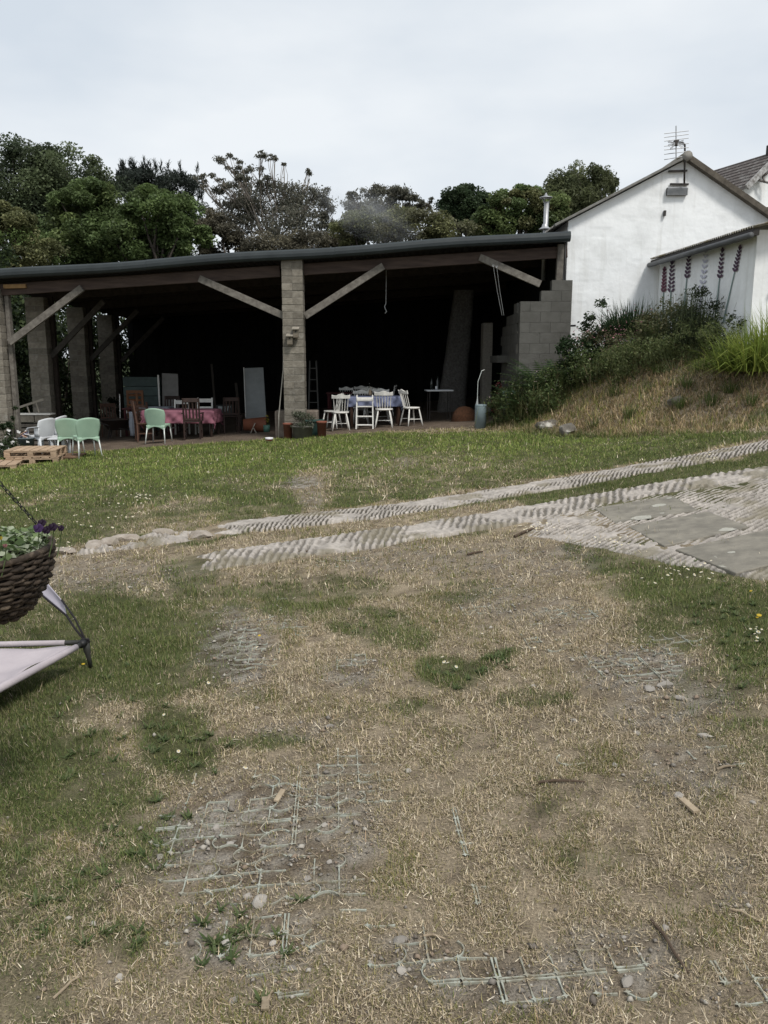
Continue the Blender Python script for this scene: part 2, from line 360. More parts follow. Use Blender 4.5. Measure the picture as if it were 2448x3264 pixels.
# ---- concrete tracks
CONC = mat('old_concrete', (.40, .355, .31, 1), (.24, .205, .17, 1), 14, .95, .6, 60, c3=(.17, .15, .11, 1), s3=3.5, world=True, t3=(.52, .7))
CONCV = leafmat('track_concrete', .95, 0.0)
SLABQ = ([(1894, 1624), (2141, 1582), (2226, 1630), (1960, 1669)], [(2000, 1679), (2256, 1636), (2388, 1687), (2117, 1745)], [(2152, 1757), (2440, 1697), (2640, 1760), (2345, 1838)])
def inpoly(x, y, P):
    r = np.zeros(x.shape, bool); j = len(P) - 1
    for i in range(len(P)):
        c = ((P[i, 1] > y) != (P[j, 1] > y)) & (x < (P[j, 0] - P[i, 0]) * (y - P[i, 1]) / (P[j, 1] - P[i, 1] + 1e-12) + P[i, 0]); r ^= c; j = i
    return r
def poly_uv(pts): return [gp(*p) for p in pts]
def strip_mesh(name, far, near, step=.0075, na=36, ribp=.056, ribh=.007, slant=.25, lift=.010, rough=.008, breakup=.0, groove_k=1.0):
    """ribbed strip between two plan polylines (far and near edge), real ridges"""
    A = np.array([tuple(p)[:2] for p in far]); B = np.array([tuple(p)[:2] for p in near])
    def resample(P, n):
        s = np.concatenate([[0], np.cumsum(np.linalg.norm(np.diff(P, axis=0), axis=1))]); q = np.linspace(0, s[-1], n); return np.stack([np.interp(q, s, P[:, 0]), np.interp(q, s, P[:, 1])], 1), s[-1]
    L = np.linalg.norm(np.diff(A, axis=0), axis=1).sum(); n = int(L / step)
    A, LA = resample(A, n); B, _ = resample(B, n)
    tt = np.linspace(0, 1, na); sl = np.linspace(0, LA, n)
    edge = (fbm(sl * 4, sl * 0 + 5, 4) - .5) * .13; edge2 = (fbm(sl * 4, sl * 0 + 15, 4) - .5) * .16
    wdt = np.linalg.norm(B - A, axis=1)
    T = tt[None, :] * (1 - edge[:, None] / wdt[:, None] * 1.0 * (1 - tt[None, :])) + edge[:, None] / wdt[:, None] * (1 - tt[None, :]) + edge2[:, None] / wdt[:, None] * tt[None, :]
    P = A[:, None, :] * (1 - T[..., None]) + B[:, None, :] * T[..., None]
    x = P[..., 0]; y = P[..., 1]
    ph = (sl[:, None] + slant * wdt[:, None] * tt[None, :] + (fbm(x * 4, y * 4, 3) - .5) * .05 + (fbm(x * 14, y * 14, 2) - .5) * .035) / ribp
    rb = np.sin(2 * np.pi * ph); wear = sstep((fbm(x * 2.6 + 3, y * 2.6, 4) - .33) * 6)
    edgek = np.clip(np.minimum(tt, 1 - tt) * 7, .15, 1)[None, :]; h = ribh * edgek * np.tanh(rb * 2.6) * wear + (fbm(x * 16, y * 16, 4) - .5) * rough * 2.2 + (fbm(x * 45, y * 45, 2) - .5) * rough
    crown = lift + .006 * (1 - (2 * tt[None, :] - 1) ** 2)
    fade = np.minimum(np.minimum(tt, 1 - tt) * na / 1.2, 1)[None, :]
    endf = np.minimum(np.minimum(sl, LA - sl) / (.10 + .35 * fbm(sl * 0 + 3, sl * 0 + 2, 1)), 1)[:, None] * np.ones_like(fade); endf = np.clip(endf + (fbm(x * 7, y * 7, 3) - .5) * 1.2 * (endf < .98), 0, 1)
    fade = fade * endf
    z = zsmooth(x, y) + (crown + h + .008) * fade - .05 * (1 - fade)
    groove = sstep((-rb + .05 + (fbm(x * 24, y * 24, 3) - .5) * 1.3) * 2.8) * wear * groove_k; dn = fbm(x * 9 + 2, y * 9, 4); cc = np.array([.35, .318, .285]) * ((.66 + .62 * dn) * (.72 + .56 * fbm(x * 42, y * 42, 2)))[..., None]; cc = cc * (1 - (groove * .95)[..., None]) + np.array([.045, .04, .028]) * (groove * .95)[..., None]  # groove soil colour also stands in for the weak shading of the ribs
    sp_ = sstep((fbm(x * 3.1 + 60, y * 3.1, 4) - .56) * 9) * .6; cc = cc * (1 - sp_[..., None]) + np.array([.16, .14, .09]) * sp_[..., None]
    if breakup: z = z - breakup * sstep((fbm(x * 1.8 + 40, y * 1.8, 4) - .5) * 9) * .09
    if name == 'concrete_pad':
        for q in SLABQ:
            Pq = np.array([tuple(gp(*p))[:2] for p in q]); cq = Pq.mean(0); z = np.where(inpoly(x, y, cq + (Pq - cq) * .985), z - .05, z)
    V = np.stack([x, y, z], -1).reshape(-1, 3)
    i = (np.arange(n - 1)[:, None] * na + np.arange(na - 1)[None, :]).ravel()
    return npmesh(name, V, np.stack([i, i + na, i + na + 1, i + 1], 1), CONCV, cc.reshape(-1, 3), False)
UPF = [(640, 1680), (850, 1652), (1100, 1626), (1400, 1586), (1700, 1538), (2100, 1472), (2500, 1395), (2700, 1350)]
UPN = [(640, 1718), (850, 1694), (1100, 1664), (1400, 1625), (1700, 1575), (2100, 1503), (2500, 1424), (2700, 1378)]
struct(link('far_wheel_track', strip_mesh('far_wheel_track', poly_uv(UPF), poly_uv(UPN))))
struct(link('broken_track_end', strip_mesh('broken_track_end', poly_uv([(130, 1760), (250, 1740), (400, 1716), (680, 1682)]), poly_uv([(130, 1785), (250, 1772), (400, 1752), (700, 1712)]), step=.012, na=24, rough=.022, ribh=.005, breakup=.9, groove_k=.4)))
LOF = [(560, 1784), (640, 1772), (900, 1736), (1224, 1690), (1500, 1646), (1800, 1596), (2100, 1545), (2500, 1482), (2700, 1448)]
LON = [(560, 1836), (640, 1826), (900, 1786), (1224, 1742), (1500, 1700), (1800, 1640), (2100, 1578), (2500, 1510), (2700, 1470)]
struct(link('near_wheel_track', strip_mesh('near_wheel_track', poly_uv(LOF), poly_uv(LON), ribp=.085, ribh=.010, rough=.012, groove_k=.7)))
PDF = [(1640, 1668), (1800, 1634), (2100, 1574), (2500, 1506), (2700, 1468)]
PDN = [(1640, 1700), (1850, 1738), (2170, 1802), (2500, 1868), (2700, 1915)]
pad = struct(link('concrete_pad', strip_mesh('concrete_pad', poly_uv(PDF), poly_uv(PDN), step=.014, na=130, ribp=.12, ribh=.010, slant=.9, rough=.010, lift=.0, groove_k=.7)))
SLAB = mat('grey_slab', (.245, .225, .185, 1), (.145, .134, .112, 1), 7, .85, .25, 120, c3=(.36, .35, .30, 1), s3=1.4, world=True, t3=(.655, .675))
for q in SLABQ:
    P = [gp(*p) for p in q]; m = MB(); m.prism([Vector((p.x, p.y, float(zsmooth(p.x, p.y)))) + Vector((0, 0, .022)) for p in P], (0, 0, -.06))
    m.build('slab', SLAB, pad, bevel=.008)
LICH = mat('pale_lichen', (.42, .41, .36, 1), (.30, .29, .25, 1), 30, .95, .3, world=True)
for (u, v, r_) in ((2100, 1613, .075), (2046, 1655, .10), (2133, 1592, .03), (2318, 1697, .065), (2110, 1640, .025), (2330, 1770, .03)):
    c = gp(u, v); n = 14; c.z = float(zsmooth(c.x, c.y)) + .0235; m = MB(); P = [c + Vector((r_ * random.uniform(.75, 1.15) * math.cos(k * 6.283 / n), r_ * random.uniform(.7, 1.1) * math.sin(k * 6.283 / n), 0)) for k in range(n)]; P = [Vector((p.x, p.y, float(zsmooth(p.x, p.y)) + .0255)) for p in P]
    m.add([c + Vector((0, 0, .002))] + P, [(0, k + 1, (k + 1) % n + 1) for k in range(n)]); m.build('lichen_spot', LICH, pad)
for q in [] and ([(1894, 1624), (2141, 1582), (2226, 1630), (1960, 1669)], [(2006, 1681), (2256, 1636), (2388, 1687), (2117, 1745)], [(2162, 1757), (2443, 1694), (2640, 1760), (2345, 1838)]):
    P = [gp(*p) for p in q]; m = MB(); m.prism([p + Vector((0, 0, .030)) for p in P], (0, 0, -.06))
    m.build('slab', SLAB, pad, bevel=.006)

# ---- grass
def sample(n, x0, x1, y0, y1): return rng.uniform(x0, x1, n), rng.uniform(y0, y1, n)
TRK = [np.array([tuple(gp(*p))[:2] for p in P]) for P in (UPF + UPN[::-1], LOF + LON[::-1], PDF + PDN[::-1])]
def inpoly(x, y, P):
    r = np.zeros(x.shape, bool); j = len(P) - 1
    for i in range(len(P)):
        c = ((P[i, 1] > y) != (P[j, 1] > y)) & (x < (P[j, 0] - P[i, 0]) * (y - P[i, 1]) / (P[j, 1] - P[i, 1] + 1e-12) + P[i, 0]); r ^= c; j = i
    return r
def ontrack(x, y):
    r = np.zeros(x.shape, bool)
    for P in TRK: r |= inpoly(x, y, P)
    return r
G1 = np.array([.14, .17, .052]); G2 = np.array([.088, .126, .038]); G3 = np.array([.215, .215, .088]); D1 = np.array([.50, .41, .28]); D2 = np.array([.33, .265, .185]); D3 = np.array([.235, .205, .095]); D4 = np.array([.66, .58, .44])
green_parts = []; straw_parts = []
def field(n, x0, x1, y0, y1, hg, hd, wg, dens_fall=None):
    x, y = sample(n, x0, x1, y0, y1)
    vis = (np.abs(x) < y * .56 + 1.0); x = x[vis]; y = y[vis]
    k = ~ontrack(x + (fbm(x * 6, y * 6, 2) - .5) * .35, y + (fbm(x * 6 + 9, y * 6, 2) - .5) * .35) | (rng.random(len(x)) < .04); k &= ~SHEDFLOOR(x, y); x = x[k]; y = y[k]
    # loose clumping
    cl = fbm(x * 9, y * 9, 3); k = rng.random(len(x)) < sstep((cl - .28) * 3.5) + .15; x = x[k]; y = y[k]
    g, b, bank = masks(x, y); r = rng.random(len(x)); z = zg(x, y) - .003
    isg = r < np.clip(g * 1.05 + .05 + .42 * sstep((fbm(x * 3.3 + 21, y * 3.3, 4) - .47) * 7), 0, .97); keep = rng.random(len(x)) > np.clip(b * .95, 0, .86)
    k = isg & keep; n_ = k.sum()
    col = mixcol([G1, G2, G3], n_, [.45, .35, .2]) * rng.uniform(.7, 1.3, (n_, 1)); dry = rng.random(n_) < np.where(y[k] > 9, .035, .09); col[dry] = D1 * .8; mossy = g[k] < .3; col[mossy] = col[mossy] * np.array([1.25, 1.08, 1.0])
    tone = (.75 + .5 * fbm(x[k] * 1.5 + 7, y[k] * 1.5, 3))[:, None]
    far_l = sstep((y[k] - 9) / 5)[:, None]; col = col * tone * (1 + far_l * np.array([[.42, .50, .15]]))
    hh = hg * np.clip(rng.lognormal(-.1, .45, n_), .3, 2.6) * (.6 + .8 * fbm(x[k] * 2, y[k] * 2, 2)); hh = np.where(bank[k] > .5, hh * 2.2, hh)
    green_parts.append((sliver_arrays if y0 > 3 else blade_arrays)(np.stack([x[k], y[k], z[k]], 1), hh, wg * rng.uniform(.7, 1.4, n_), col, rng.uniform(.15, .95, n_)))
    k = (~isg) & keep; n_ = k.sum()
    col = mixcol([D1, D2, D3, D4], n_, [.36, .28, .24, .12]) * rng.uniform(.5, 1.45, (n_, 1))
    col = np.where((bank[k] > .5)[:, None], col * np.array([[1.0, .90, .78]]), col)
    lie = np.where(rng.random(n_) < .5, rng.uniform(1.1, 1.5, n_), rng.uniform(.2, 1.1, n_)); hh = hd * np.clip(rng.lognormal(-.25, .65, n_), .2, 3.2); hh = np.where(bank[k] > .5, hh * 1.7, hh)
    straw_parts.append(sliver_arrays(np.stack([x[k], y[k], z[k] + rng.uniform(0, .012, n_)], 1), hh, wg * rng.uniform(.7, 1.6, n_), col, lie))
field(540000, -2.4, 2.4, 1.4, 3.2, .019, .0135, .0019)
field(430000, -3.6, 3.6, 3.2, 5.6, .024, .0185, .0027)
field(260000, -5.5, 6.2, 5.6, 9.5, .030, .027, .0045)
field(190000, -9, 9, 9.5, 13.5, .034, .038, .0080)
field(190000, -10.5, 9, 13.5, 18.7, .036, .04, .0105)
# longer grass over the bank
n_ = 90000; x, y = sample(n_, 2.2, 8.0, 10.2, 18.3); d_ = (x - np.interp(y, TOE_Y, TOE_X)) * .78; k = (d_ > -.1) & (np.abs(x) < y * .56 + .6) & (x < 6.3); x = x[k]; y = y[k]; d_ = d_[k]; n_ = len(x)
g, b, bank = masks(x, y); isg = rng.random(n_) < np.clip(g * .75 + .24, 0, .9); tone = (.6 + .8 * fbm(x * 2.5, y * 2.5, 3))[:, None]
col = np.where(isg[:, None], mixcol([G1, G2, G3], n_), mixcol([D1, D2, D3, D4 * .85], n_, [.4, .3, .22, .08]) * np.array([[1.0, .93, .82]])) * tone * rng.uniform(.6, 1.3, (n_, 1))
green_parts.append(sliver_arrays(np.stack([x, y, zg(x, y) - .004], 1), rng.lognormal(-2.45, .45, n_), rng.uniform(.006, .012, n_), col, rng.uniform(.2, 1.25, n_)))
V, F, C = merge(green_parts); tag(link('grass', npmesh('grass', V, F, BLADE, C)), 'short green grass of the yard lawn and its patches', 'grass', kind='stuff')
V, F, C = merge(straw_parts); tag(link('dry_grass', npmesh('dry_grass', V, F, STRAW, C)), 'dry straw coloured grass and litter over the trodden yard', 'dry grass', kind='stuff')
# tufts along the track edges and broad weeds in the green
def weeds(n, reg):
    parts = []
    for _ in range(n):
        cu, cv, ru, rv = random.choice(reg); p = gp(random.gauss(cu, ru * .5), random.gauss(cv, rv * .5)); k = random.randint(8, 18)
        ang = rng.uniform(0, 2 * np.pi, k); h = rng.uniform(.02, .05, k); P = np.tile(np.array([p.x, p.y, p.z]), (k, 1)) + rng.normal(0, .006, (k, 3)) * [1, 1, 0]
        col = mixcol([(.095, .13, .045), (.07, .105, .036), (.13, .155, .07)], k)
        parts.append(blade_arrays(P, h, rng.uniform(.006, .012, k), col, rng.uniform(.7, 1.3, k), ang, curl=.2))
    return merge(parts)
V, F, C = weeds(170, [(300, 2300, 300, 250), (560, 2380, 150, 120), (1440, 2140, 120, 50), (1600, 2100, 50, 30), (2300, 1950, 150, 120), (150, 2850, 180, 200), (400, 2700, 200, 150), (2400, 2050, 60, 120), (700, 3000, 300, 150), (1200, 2000, 200, 60)])
tag(link('broadleaf_weeds', npmesh('broadleaf_weeds', V, F, LEAF, C)), 'low broad leaved weeds growing through the turf', 'weeds', kind='stuff')
# daisies: flat white heads on the lawn
def daisies(name, spots, label, mcol=(.85, .85, .82), r=.012, cat='daisies'):
    V = []; F = []; C = []
    for (cu, cv, ru, rv, n) in spots:
        for _ in range(n):
            p = gp(random.gauss(cu, ru * .5), random.gauss(cv, rv * .5)); rr = r * random.uniform(.7, 1.3) * (1 if p.y < 8 else 1.25); o = len(V); hz = random.uniform(.035, .07)
            tx, ty = random.uniform(-.4, .4), random.uniform(-.5, .2)
            for k in range(8):
                a_ = k * math.pi / 4; V.append((p.x + rr * math.cos(a_), p.y + rr * math.sin(a_), p.z + hz + rr * (tx * math.cos(a_) + ty * -math.sin(a_)))); C.append(mcol)
            for k in range(0, 8, 1):
                pass
            V.append((p.x, p.y, p.z + hz + .004)); C.append((.7, .5, .08))
            for k in range(8): F.append((o + k, o + (k + 1) % 8, o + 8))
    return tag(link(name, npmesh(name, np.array(V), np.array(F), LEAF, np.array(C))), label, cat, kind='stuff')
daisies('daisies', [(430, 1595, 80, 22, 34), (330, 1640, 160, 60, 26), (250, 1690, 120, 30, 14), (900, 1520, 700, 100, 40), (700, 1560, 300, 80, 20), (905, 1475, 30, 8, 9), (1710, 1700, 60, 15, 30), (1950, 1745, 90, 25, 20), (2200, 1850, 120, 40, 26), (2250, 1475, 60, 20, 22), (2420, 2030, 25, 40, 8), (60, 1600, 80, 80, 20), (180, 1760, 60, 30, 16), (700, 2300, 300, 300, 6), (1500, 2100, 300, 100, 6)], 'white daisies and clover heads dotted over the lawn', r=.0085)
daisies('dandelions', [(2420, 1985, 14, 6, 2), (265, 2145, 4, 3, 1), (2395, 1905, 8, 6, 1), (600, 1980, 300, 100, 1)], 'small yellow dandelion heads in the grass', (.65, .45, .03), .011, 'dandelions')
# ------------------------------------------------------------------ open shed
BLOCK = mat('grey_block', (.235, .215, .180, 1), (.145, .130, .105, 1), 9, .95, .5, 45, rnd=.22, c3=(.31, .30, .27, 1), s3=4, t3=(.62, .75))
BLOCK2 = mat('grey_wall_block', (.11, .108, .098, 1), (.078, .076, .068, 1), 4, .95, .4, 45, rnd=.07)
MORTAR = mat('mortar', (.25, .235, .205, 1), (.17, .158, .135, 1), 20, .98, .5)
BEAM = mat('red_brown_beam', (.092, .066, .055, 1), (.05, .036, .031, 1), 5, .9, .3, 20, stretch=(.35, 3, 3), world=True)
BRACE = mat('grey_brace_timber', (.20, .185, .162, 1), (.10, .09, .078, 1), 10, .9, .3, 30, rnd=.15)
FASCIA = mat('slate_gutter', (.034, .042, .045, 1), (.024, .030, .033, 1), 3, .55, .1, world=True)
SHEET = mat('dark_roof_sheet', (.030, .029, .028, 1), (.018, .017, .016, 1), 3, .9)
SHADEW = mat('shade_dark_boards', (.010, .010, .010, 1), (.005, .005, .005, 1), 6, .95, rnd=.3)  # near-black boards, the darkness of the deep interior put into their colour
DARKW = mat('dark_timber', (.045, .034, .027, 1), (.022, .017, .014, 1), 8, .85, .2)
NEWW = mat('yellow_timber', (.33, .21, .095, 1), (.22, .13, .06, 1), 12, .8)
rz = lambda x, y: 4.0 + .065 * (x + 1.91) - .02 * (y - 18.2)     # top of the roof
shed = empty('open_shed', (-2.0, 18.5, 0.0)); SO = Vector((-2.0, 18.5, 0))
tag(shed, 'long open fronted shed on grey block columns with dark sheet roof', 'shed')
def sh(m, name, mt, bevel=0, smooth=False, parent=None): 
    m.v = [tuple(Vector(p) - SO) for p in m.v]; return m.build(name, mt, parent or shed, bevel=bevel, smooth=smooth)
XL, XR, YF, YB = -9.4, 4.0, 18.12, 30.6
# corrugated roof sheet (ridges run front to back)
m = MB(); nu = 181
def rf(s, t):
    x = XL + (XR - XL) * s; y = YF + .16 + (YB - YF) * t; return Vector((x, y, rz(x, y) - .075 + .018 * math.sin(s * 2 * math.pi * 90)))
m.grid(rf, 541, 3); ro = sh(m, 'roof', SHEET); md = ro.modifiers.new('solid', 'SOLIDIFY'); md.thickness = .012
# rolled fascia / gutter along the front
m = MB(); prof = [(0, 0), (-.05, .015), (-.085, .06), (-.09, .12), (-.075, .18), (-.03, .215), (.05, .225), (.12, .215)]
segs = [(XL, -5.1), (-5.096, -1.05), (-1.046, XR - .02)]
for i, (xa, xb) in enumerate(segs):
    m = MB(); n = len(prof); V = []
    for x in np.linspace(xa, xb, 9):
        sag = .018 * math.sin((x - XL) * 1.3) + i * .004
        for (dy, dz) in prof: V.append(Vector((x, YF + .1 + dy, rz(x, YF) - .22 + dz + sag)))
    F = [(j * n + k, j * n + k + 1, (j + 1) * n + k + 1, (j + 1) * n + k) for j in range(8) for k in range(n - 1)]
    F += [tuple(range(n))[::-1], tuple(range(8 * n, 9 * n))]
    m.add(V, F); sh(m, 'gutter', FASCIA, smooth=False)
# frames: beam across each row of columns
rows = [18.74, 21.4, 24.3, 27.1]
for k, y in enumerate(rows):
    spans = [(-8.95, -2.28), (-1.76, 4.0)] if k == 0 else [(-8.95, 3.95)]
    for (xa, xb) in spans:
        m = MB(); off = .30 if k == 0 else .13
        m.beam((xa, y - (.18 if k == 0 else 0), rz(xa, y) - off - .085), (xb, y - (.18 if k == 0 else 0), rz(xb, y) - off - .085), .1, .24)
        sh(m, 'beam', BEAM if k == 0 else DARKW, bevel=.008)
    if k == 0:
        m = MB(); a = at(14, 914, 18.5); b_ = at(85, 912, 18.5); m.beam(a, b_, .12, .085); sh(m, 'packing_timber', NEWW, bevel=.004)
for y in np.linspace(19.6, 30, 9):
    m = MB(); m.beam((-9.2, y, rz(-9.2, y) - .135), (3.95, y, rz(3.95, y) - .135), .06, .08); sh(m, 'purlin', DARKW)
# braces
def brace(a, b_, wd=.085, ht=.15, mt=BRACE):
    m = MB(); m.beam(a, b_, wd, ht); sh(m, 'brace', mt, bevel=.006)
brace(at(30, 1092, 18.45), at(262, 918, 18.45)); brace(at(635, 888, 18.45), at(908, 1008, 18.45)); brace(at(972, 1008, 18.45), at(1222, 848, 18.45)); brace(at(1528, 820, 18.5), at(1722, 906, 18.5))
for k, y in enumerate(rows[1:]):
    zb = rz(-8.7, y); brace((-8.55, y - .1, zb - 1.75), (-7.1, y - .1, zb - .36), .08, .13, mat('grey_brace_shaded', (.075, .068, .06, 1), (.045, .04, .035, 1), 10, .9))  # inner braces use a darkened timber colour, interior shade painted in
# block columns
def block_mesh(nm, dx, dy, dz, mt):
    m = MB(); m.box((0, 0, 0), (dx, dy, dz)); return m.mesh(nm, mt)
CH = .150; CW = .46
bm_full = block_mesh('block', CW, CW, CH - .006, BLOCK); bm_half = block_mesh('block_half', CW / 2 - .004, CW, CH - .006, BLOCK)
def column(x, y, z0, z1, wd=CW, seed=0):
    r = random.Random(seed); n = int((z1 - z0) / CH)
    m = MB(); m.box((x, y, (z0 + z1) / 2), (wd - .014, wd - .014, z1 - z0)); c = sh(m, 'column', MORTAR)
    for i in range(n):
        zc = z0 + (i + .5) * CH; s = wd / CW
        parts = [(bm_full, 0)] if (i + seed) % 2 == 0 and r.random() < .85 else [(bm_half, -CW / 4 * s), (bm_half, CW / 4 * s)]
        for me, dx in parts:
            o = link('block', me, c, bevel=.008); o.location = (x - SO.x + dx + r.uniform(-.004, .004), y - SO.y + r.uniform(-.006, .006), zc)
            o.scale = (s, s, r.uniform(.97, 1.01)); o.rotation_euler = (r.uniform(-.006, .006), r.uniform(-.008, .008), r.uniform(-.012, .012))
cx = at(942, 1300, 18.5).x
column(cx, 18.52, Z(cx, 18.5) - .1, rz(cx, 18.2) - .17, CW, 1)
for k, (u, y, wd) in enumerate([(2, 18.55, .48), (145, 21.3, .48), (266, 24.2, .48), (356, 27.0, .48)]):
    x = at(u, 1200, y).x; column(x - .05, y, Z(x, y) - .1, rz(x, y) - (.36 if k == 0 else .28), wd, k + 5)
    m = MB(); m.box((x + .27, y + .06, (Z(x, y) + rz(x, y)) / 2 - .12), (.09, .13, rz(x, y) - Z(x, y) - .26)); sh(m, 'post', DARKW if k else BRACE)
# column foot plinth
m = MB(); m.box((cx - .02, 18.98, Z(cx, 18.9) + .27), (.98, .42, .62)); sh(m, 'plinth', mat('plinth_stone', (.21, .18, .15, 1), (.13, .105, .085, 1), 7, .95, .6), bevel=.03)
# back wall of dark boards, each board a piece
m = MB(); m.box(((XL + XR) / 2 + .3, YB + .09, 1.9), (XR - XL + .3, .06, 5.2)); bw = sh(m, 'back_wall', SHADEW)
bmesh_b = MB(); bmesh_b.box((0, 0, 0), (.205, .03, 4.6)); bme = bmesh_b.mesh('board', SHADEW)
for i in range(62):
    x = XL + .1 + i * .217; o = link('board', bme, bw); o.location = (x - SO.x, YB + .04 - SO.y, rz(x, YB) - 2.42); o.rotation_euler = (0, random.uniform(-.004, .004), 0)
# stepped block wall beside the house, in front and returning inside
wb_f = block_mesh('wall_block', .446, .21, .221, BLOCK2); wb_h = block_mesh('wall_block_half', .221, .21, .221, BLOCK2)
wb_fs = block_mesh('wall_block_side', .21, .446, .221, BLOCK2)
WX0 = at(1656, 1000, 18.5).x; WX1 = 4.02
m = MB(); m.box(((WX0 + WX1) / 2, 18.54, 1.2), (WX1 - WX0 - .01, .195, 3.0)); wl = sh(m, 'block_wall', MORTAR)
tops = lambda x: 3.30 if x > WX0 + .55 else (3.08 if x > WX0 + .25 else 2.86)
for i in range(16):
    z = -.22 + (i + .5) * .225; x = WX0; r_ = i % 2
    while x < WX1 - .05:
        L_ = .215 if (r_ and x == WX0) or x + .44 > WX1 + .1 else .44; xc = x + L_ / 2
        if z < tops(xc) + .02:
            o = link('wall_block', wb_h if L_ < .3 else wb_f, wl, bevel=.0015); o.location = (xc - SO.x, 18.5 - SO.y + random.uniform(-.003, .003), z); o.rotation_euler = (0, 0, random.uniform(-.006, .006))
        x += L_ + .010
m = MB(); m.box((WX0 + .105, 19.9, 1.1), (.195, 2.4, 2.4)); wl2 = sh(m, 'side_block_wall', MORTAR)
for i in range(14):
    z = -.22 + (i + .5) * .225; y = 18.62 + (.22 if i % 2 else 0)
    while y < 21.0:
        if z < 2.9 - .09 * (y - 18.6) / .45:
            o = link('wall_block', wb_fs, wl2, bevel=.0015); o.location = (WX0 + .1 - SO.x, y + .22 - SO.y, z)
        y += .45
m = MB(); m.beam((at(1785, 700, 18.6).x, 18.5, 3.31), (at(1788, 700, 18.6).x, 18.5, rz(4, 18.5) - .24), .14, .13, up=(0, 1, 0)); sh(m, 'post', BRACE, bevel=.006)
m = MB(); m.box((WX0 - .02, 20.6, at(1580, 1145, 20.6).z), (.5, 1.3, .17)); sh(m, 'lintel', BLOCK2, bevel=.01)
px_ = at(1551, 1100, 22.6); m = MB(); m.box((px_.x, 22.6, 1.3), (.26, .5, 2.7)); sh(m, 'pier', MORTAR, bevel=.01)
# right inner wall closing the shed
m = MB(); m.box((3.98, 24.7, 1.9), (.12, 11.6, 5.0)); sh(m, 'inner_wall', SHADEW)
# rough pillar inside
pb = fl(1437, 24.3); m = MB()
def pil(s, t):
    a_ = s * 2 * math.pi; h = t * 3.5; r_ = (.40 - .13 * t) * (1 + .10 * vnoise(s * 9 % 9, t * 18)); ex = max(abs(math.cos(a_)), abs(math.sin(a_)))
    return Vector((pb.x + .33 * t + r_ * math.cos(a_) / ex ** .7, pb.y + r_ * math.sin(a_) / ex ** .7, pb.z - .05 + h))
m.grid(pil, 29, 40); sh(m, 'rough_pillar', mat('rough_pillar', (.15, .145, .135, 1), (.07, .066, .06, 1), 18, .98, 1.0, 25), smooth=True)

# ------------------------------------------------------------------ white house
WHITE = bpy.data.materials.new('white_painted_block'); WHITE.use_nodes = True
def white_nodes(m, brick=True, base=(.84, .86, .87, 1)):
    t = m.node_tree; N = t.nodes; L = t.links; b = N['Principled BSDF']; b.inputs['Roughness'].default_value = .8
    g = N.new('ShaderNodeNewGeometry'); mpn = N.new('ShaderNodeMapping'); L.new(g.outputs['Position'], mpn.inputs[0])
    n1 = N.new('ShaderNodeTexNoise'); n1.inputs['Scale'].default_value = 1.6; n1.inputs['Detail'].default_value = 9; n1.inputs['Roughness'].default_value = .66; L.new(mpn.outputs[0], n1.inputs['Vector'])
    cr = N.new('ShaderNodeValToRGB'); cr.color_ramp.elements[0].position = .25; cr.color_ramp.elements[0].color = (base[0] * .80, base[1] * .80, base[2] * .79, 1); cr.color_ramp.elements[1].position = .55; cr.color_ramp.elements[1].color = base; L.new(n1.outputs['Fac'], cr.inputs[0])
    # rain streaks and flaked spots
    m2 = N.new('ShaderNodeMapping'); m2.inputs['Scale'].default_value = (5, 5, .45); L.new(g.outputs['Position'], m2.inputs[0])
    n2 = N.new('ShaderNodeTexNoise'); n2.inputs['Scale'].default_value = 1.3; n2.inputs['Detail'].default_value = 6; L.new(m2.outputs[0], n2.inputs['Vector'])
    r2 = N.new('ShaderNodeValToRGB'); r2.color_ramp.elements[0].position = .56; r2.color_ramp.elements[1].position = .78; r2.color_ramp.elements[1].color = (.45, .45, .45, 1); L.new(n2.outputs['Fac'], r2.inputs[0])
    mx = N.new('ShaderNodeMixRGB'); mx.inputs[2].default_value = (.50, .50, .47, 1); L.new(r2.outputs[0], mx.inputs[0]); L.new(cr.outputs[0], mx.inputs[1])
    n3 = N.new('ShaderNodeTexNoise'); n3.inputs['Scale'].default_value = 5.5; n3.inputs['Detail'].default_value = 7; n3.inputs['Roughness'].default_value = .75; L.new(g.outputs['Position'], n3.inputs['Vector'])
    r3 = N.new('ShaderNodeValToRGB'); r3.color_ramp.elements[0].position = .70; r3.color_ramp.elements[1].position = .76; r3.color_ramp.elements[1].color = (.7, .7, .7, 1); L.new(n3.outputs['Fac'], r3.inputs[0])
    mx3 = N.new('ShaderNodeMixRGB'); mx3.inputs[2].default_value = (.36, .35, .32, 1); L.new(r3.outputs[0], mx3.inputs[0]); L.new(mx.outputs[0], mx3.inputs[1]); L.new(mx3.outputs[0], b.inputs['Base Color'])
    nb = N.new('ShaderNodeTexNoise'); nb.inputs['Scale'].default_value = 11; nb.inputs['Detail'].default_value = 7; L.new(mpn.outputs[0], nb.inputs['Vector'])
    bp = N.new('ShaderNodeBump'); bp.inputs['Strength'].default_value = .3; bp.inputs['Distance'].default_value = .02; L.new(nb.outputs['Fac'], bp.inputs['Height']); L.new(bp.outputs[0], b.inputs['Normal'])
white_nodes(WHITE)
ROOFG = mat('grey_corrugated', (.33, .32, .30, 1), (.19, .18, .16, 1), 4, .85, .2, c3=(.15, .13, .08, 1), s3=2.5, world=True)
VERGE = mat('weathered_verge', (.24, .24, .23, 1), (.14, .135, .12, 1), 6, .85, .2, world=True)
MOSSV = mat('mossy_verge', (.12, .105, .085, 1), (.065, .056, .045, 1), 9, .9, .4, world=True)
BLK = mat('black_plastic', (.012, .012, .013, 1), None, 5, .5)
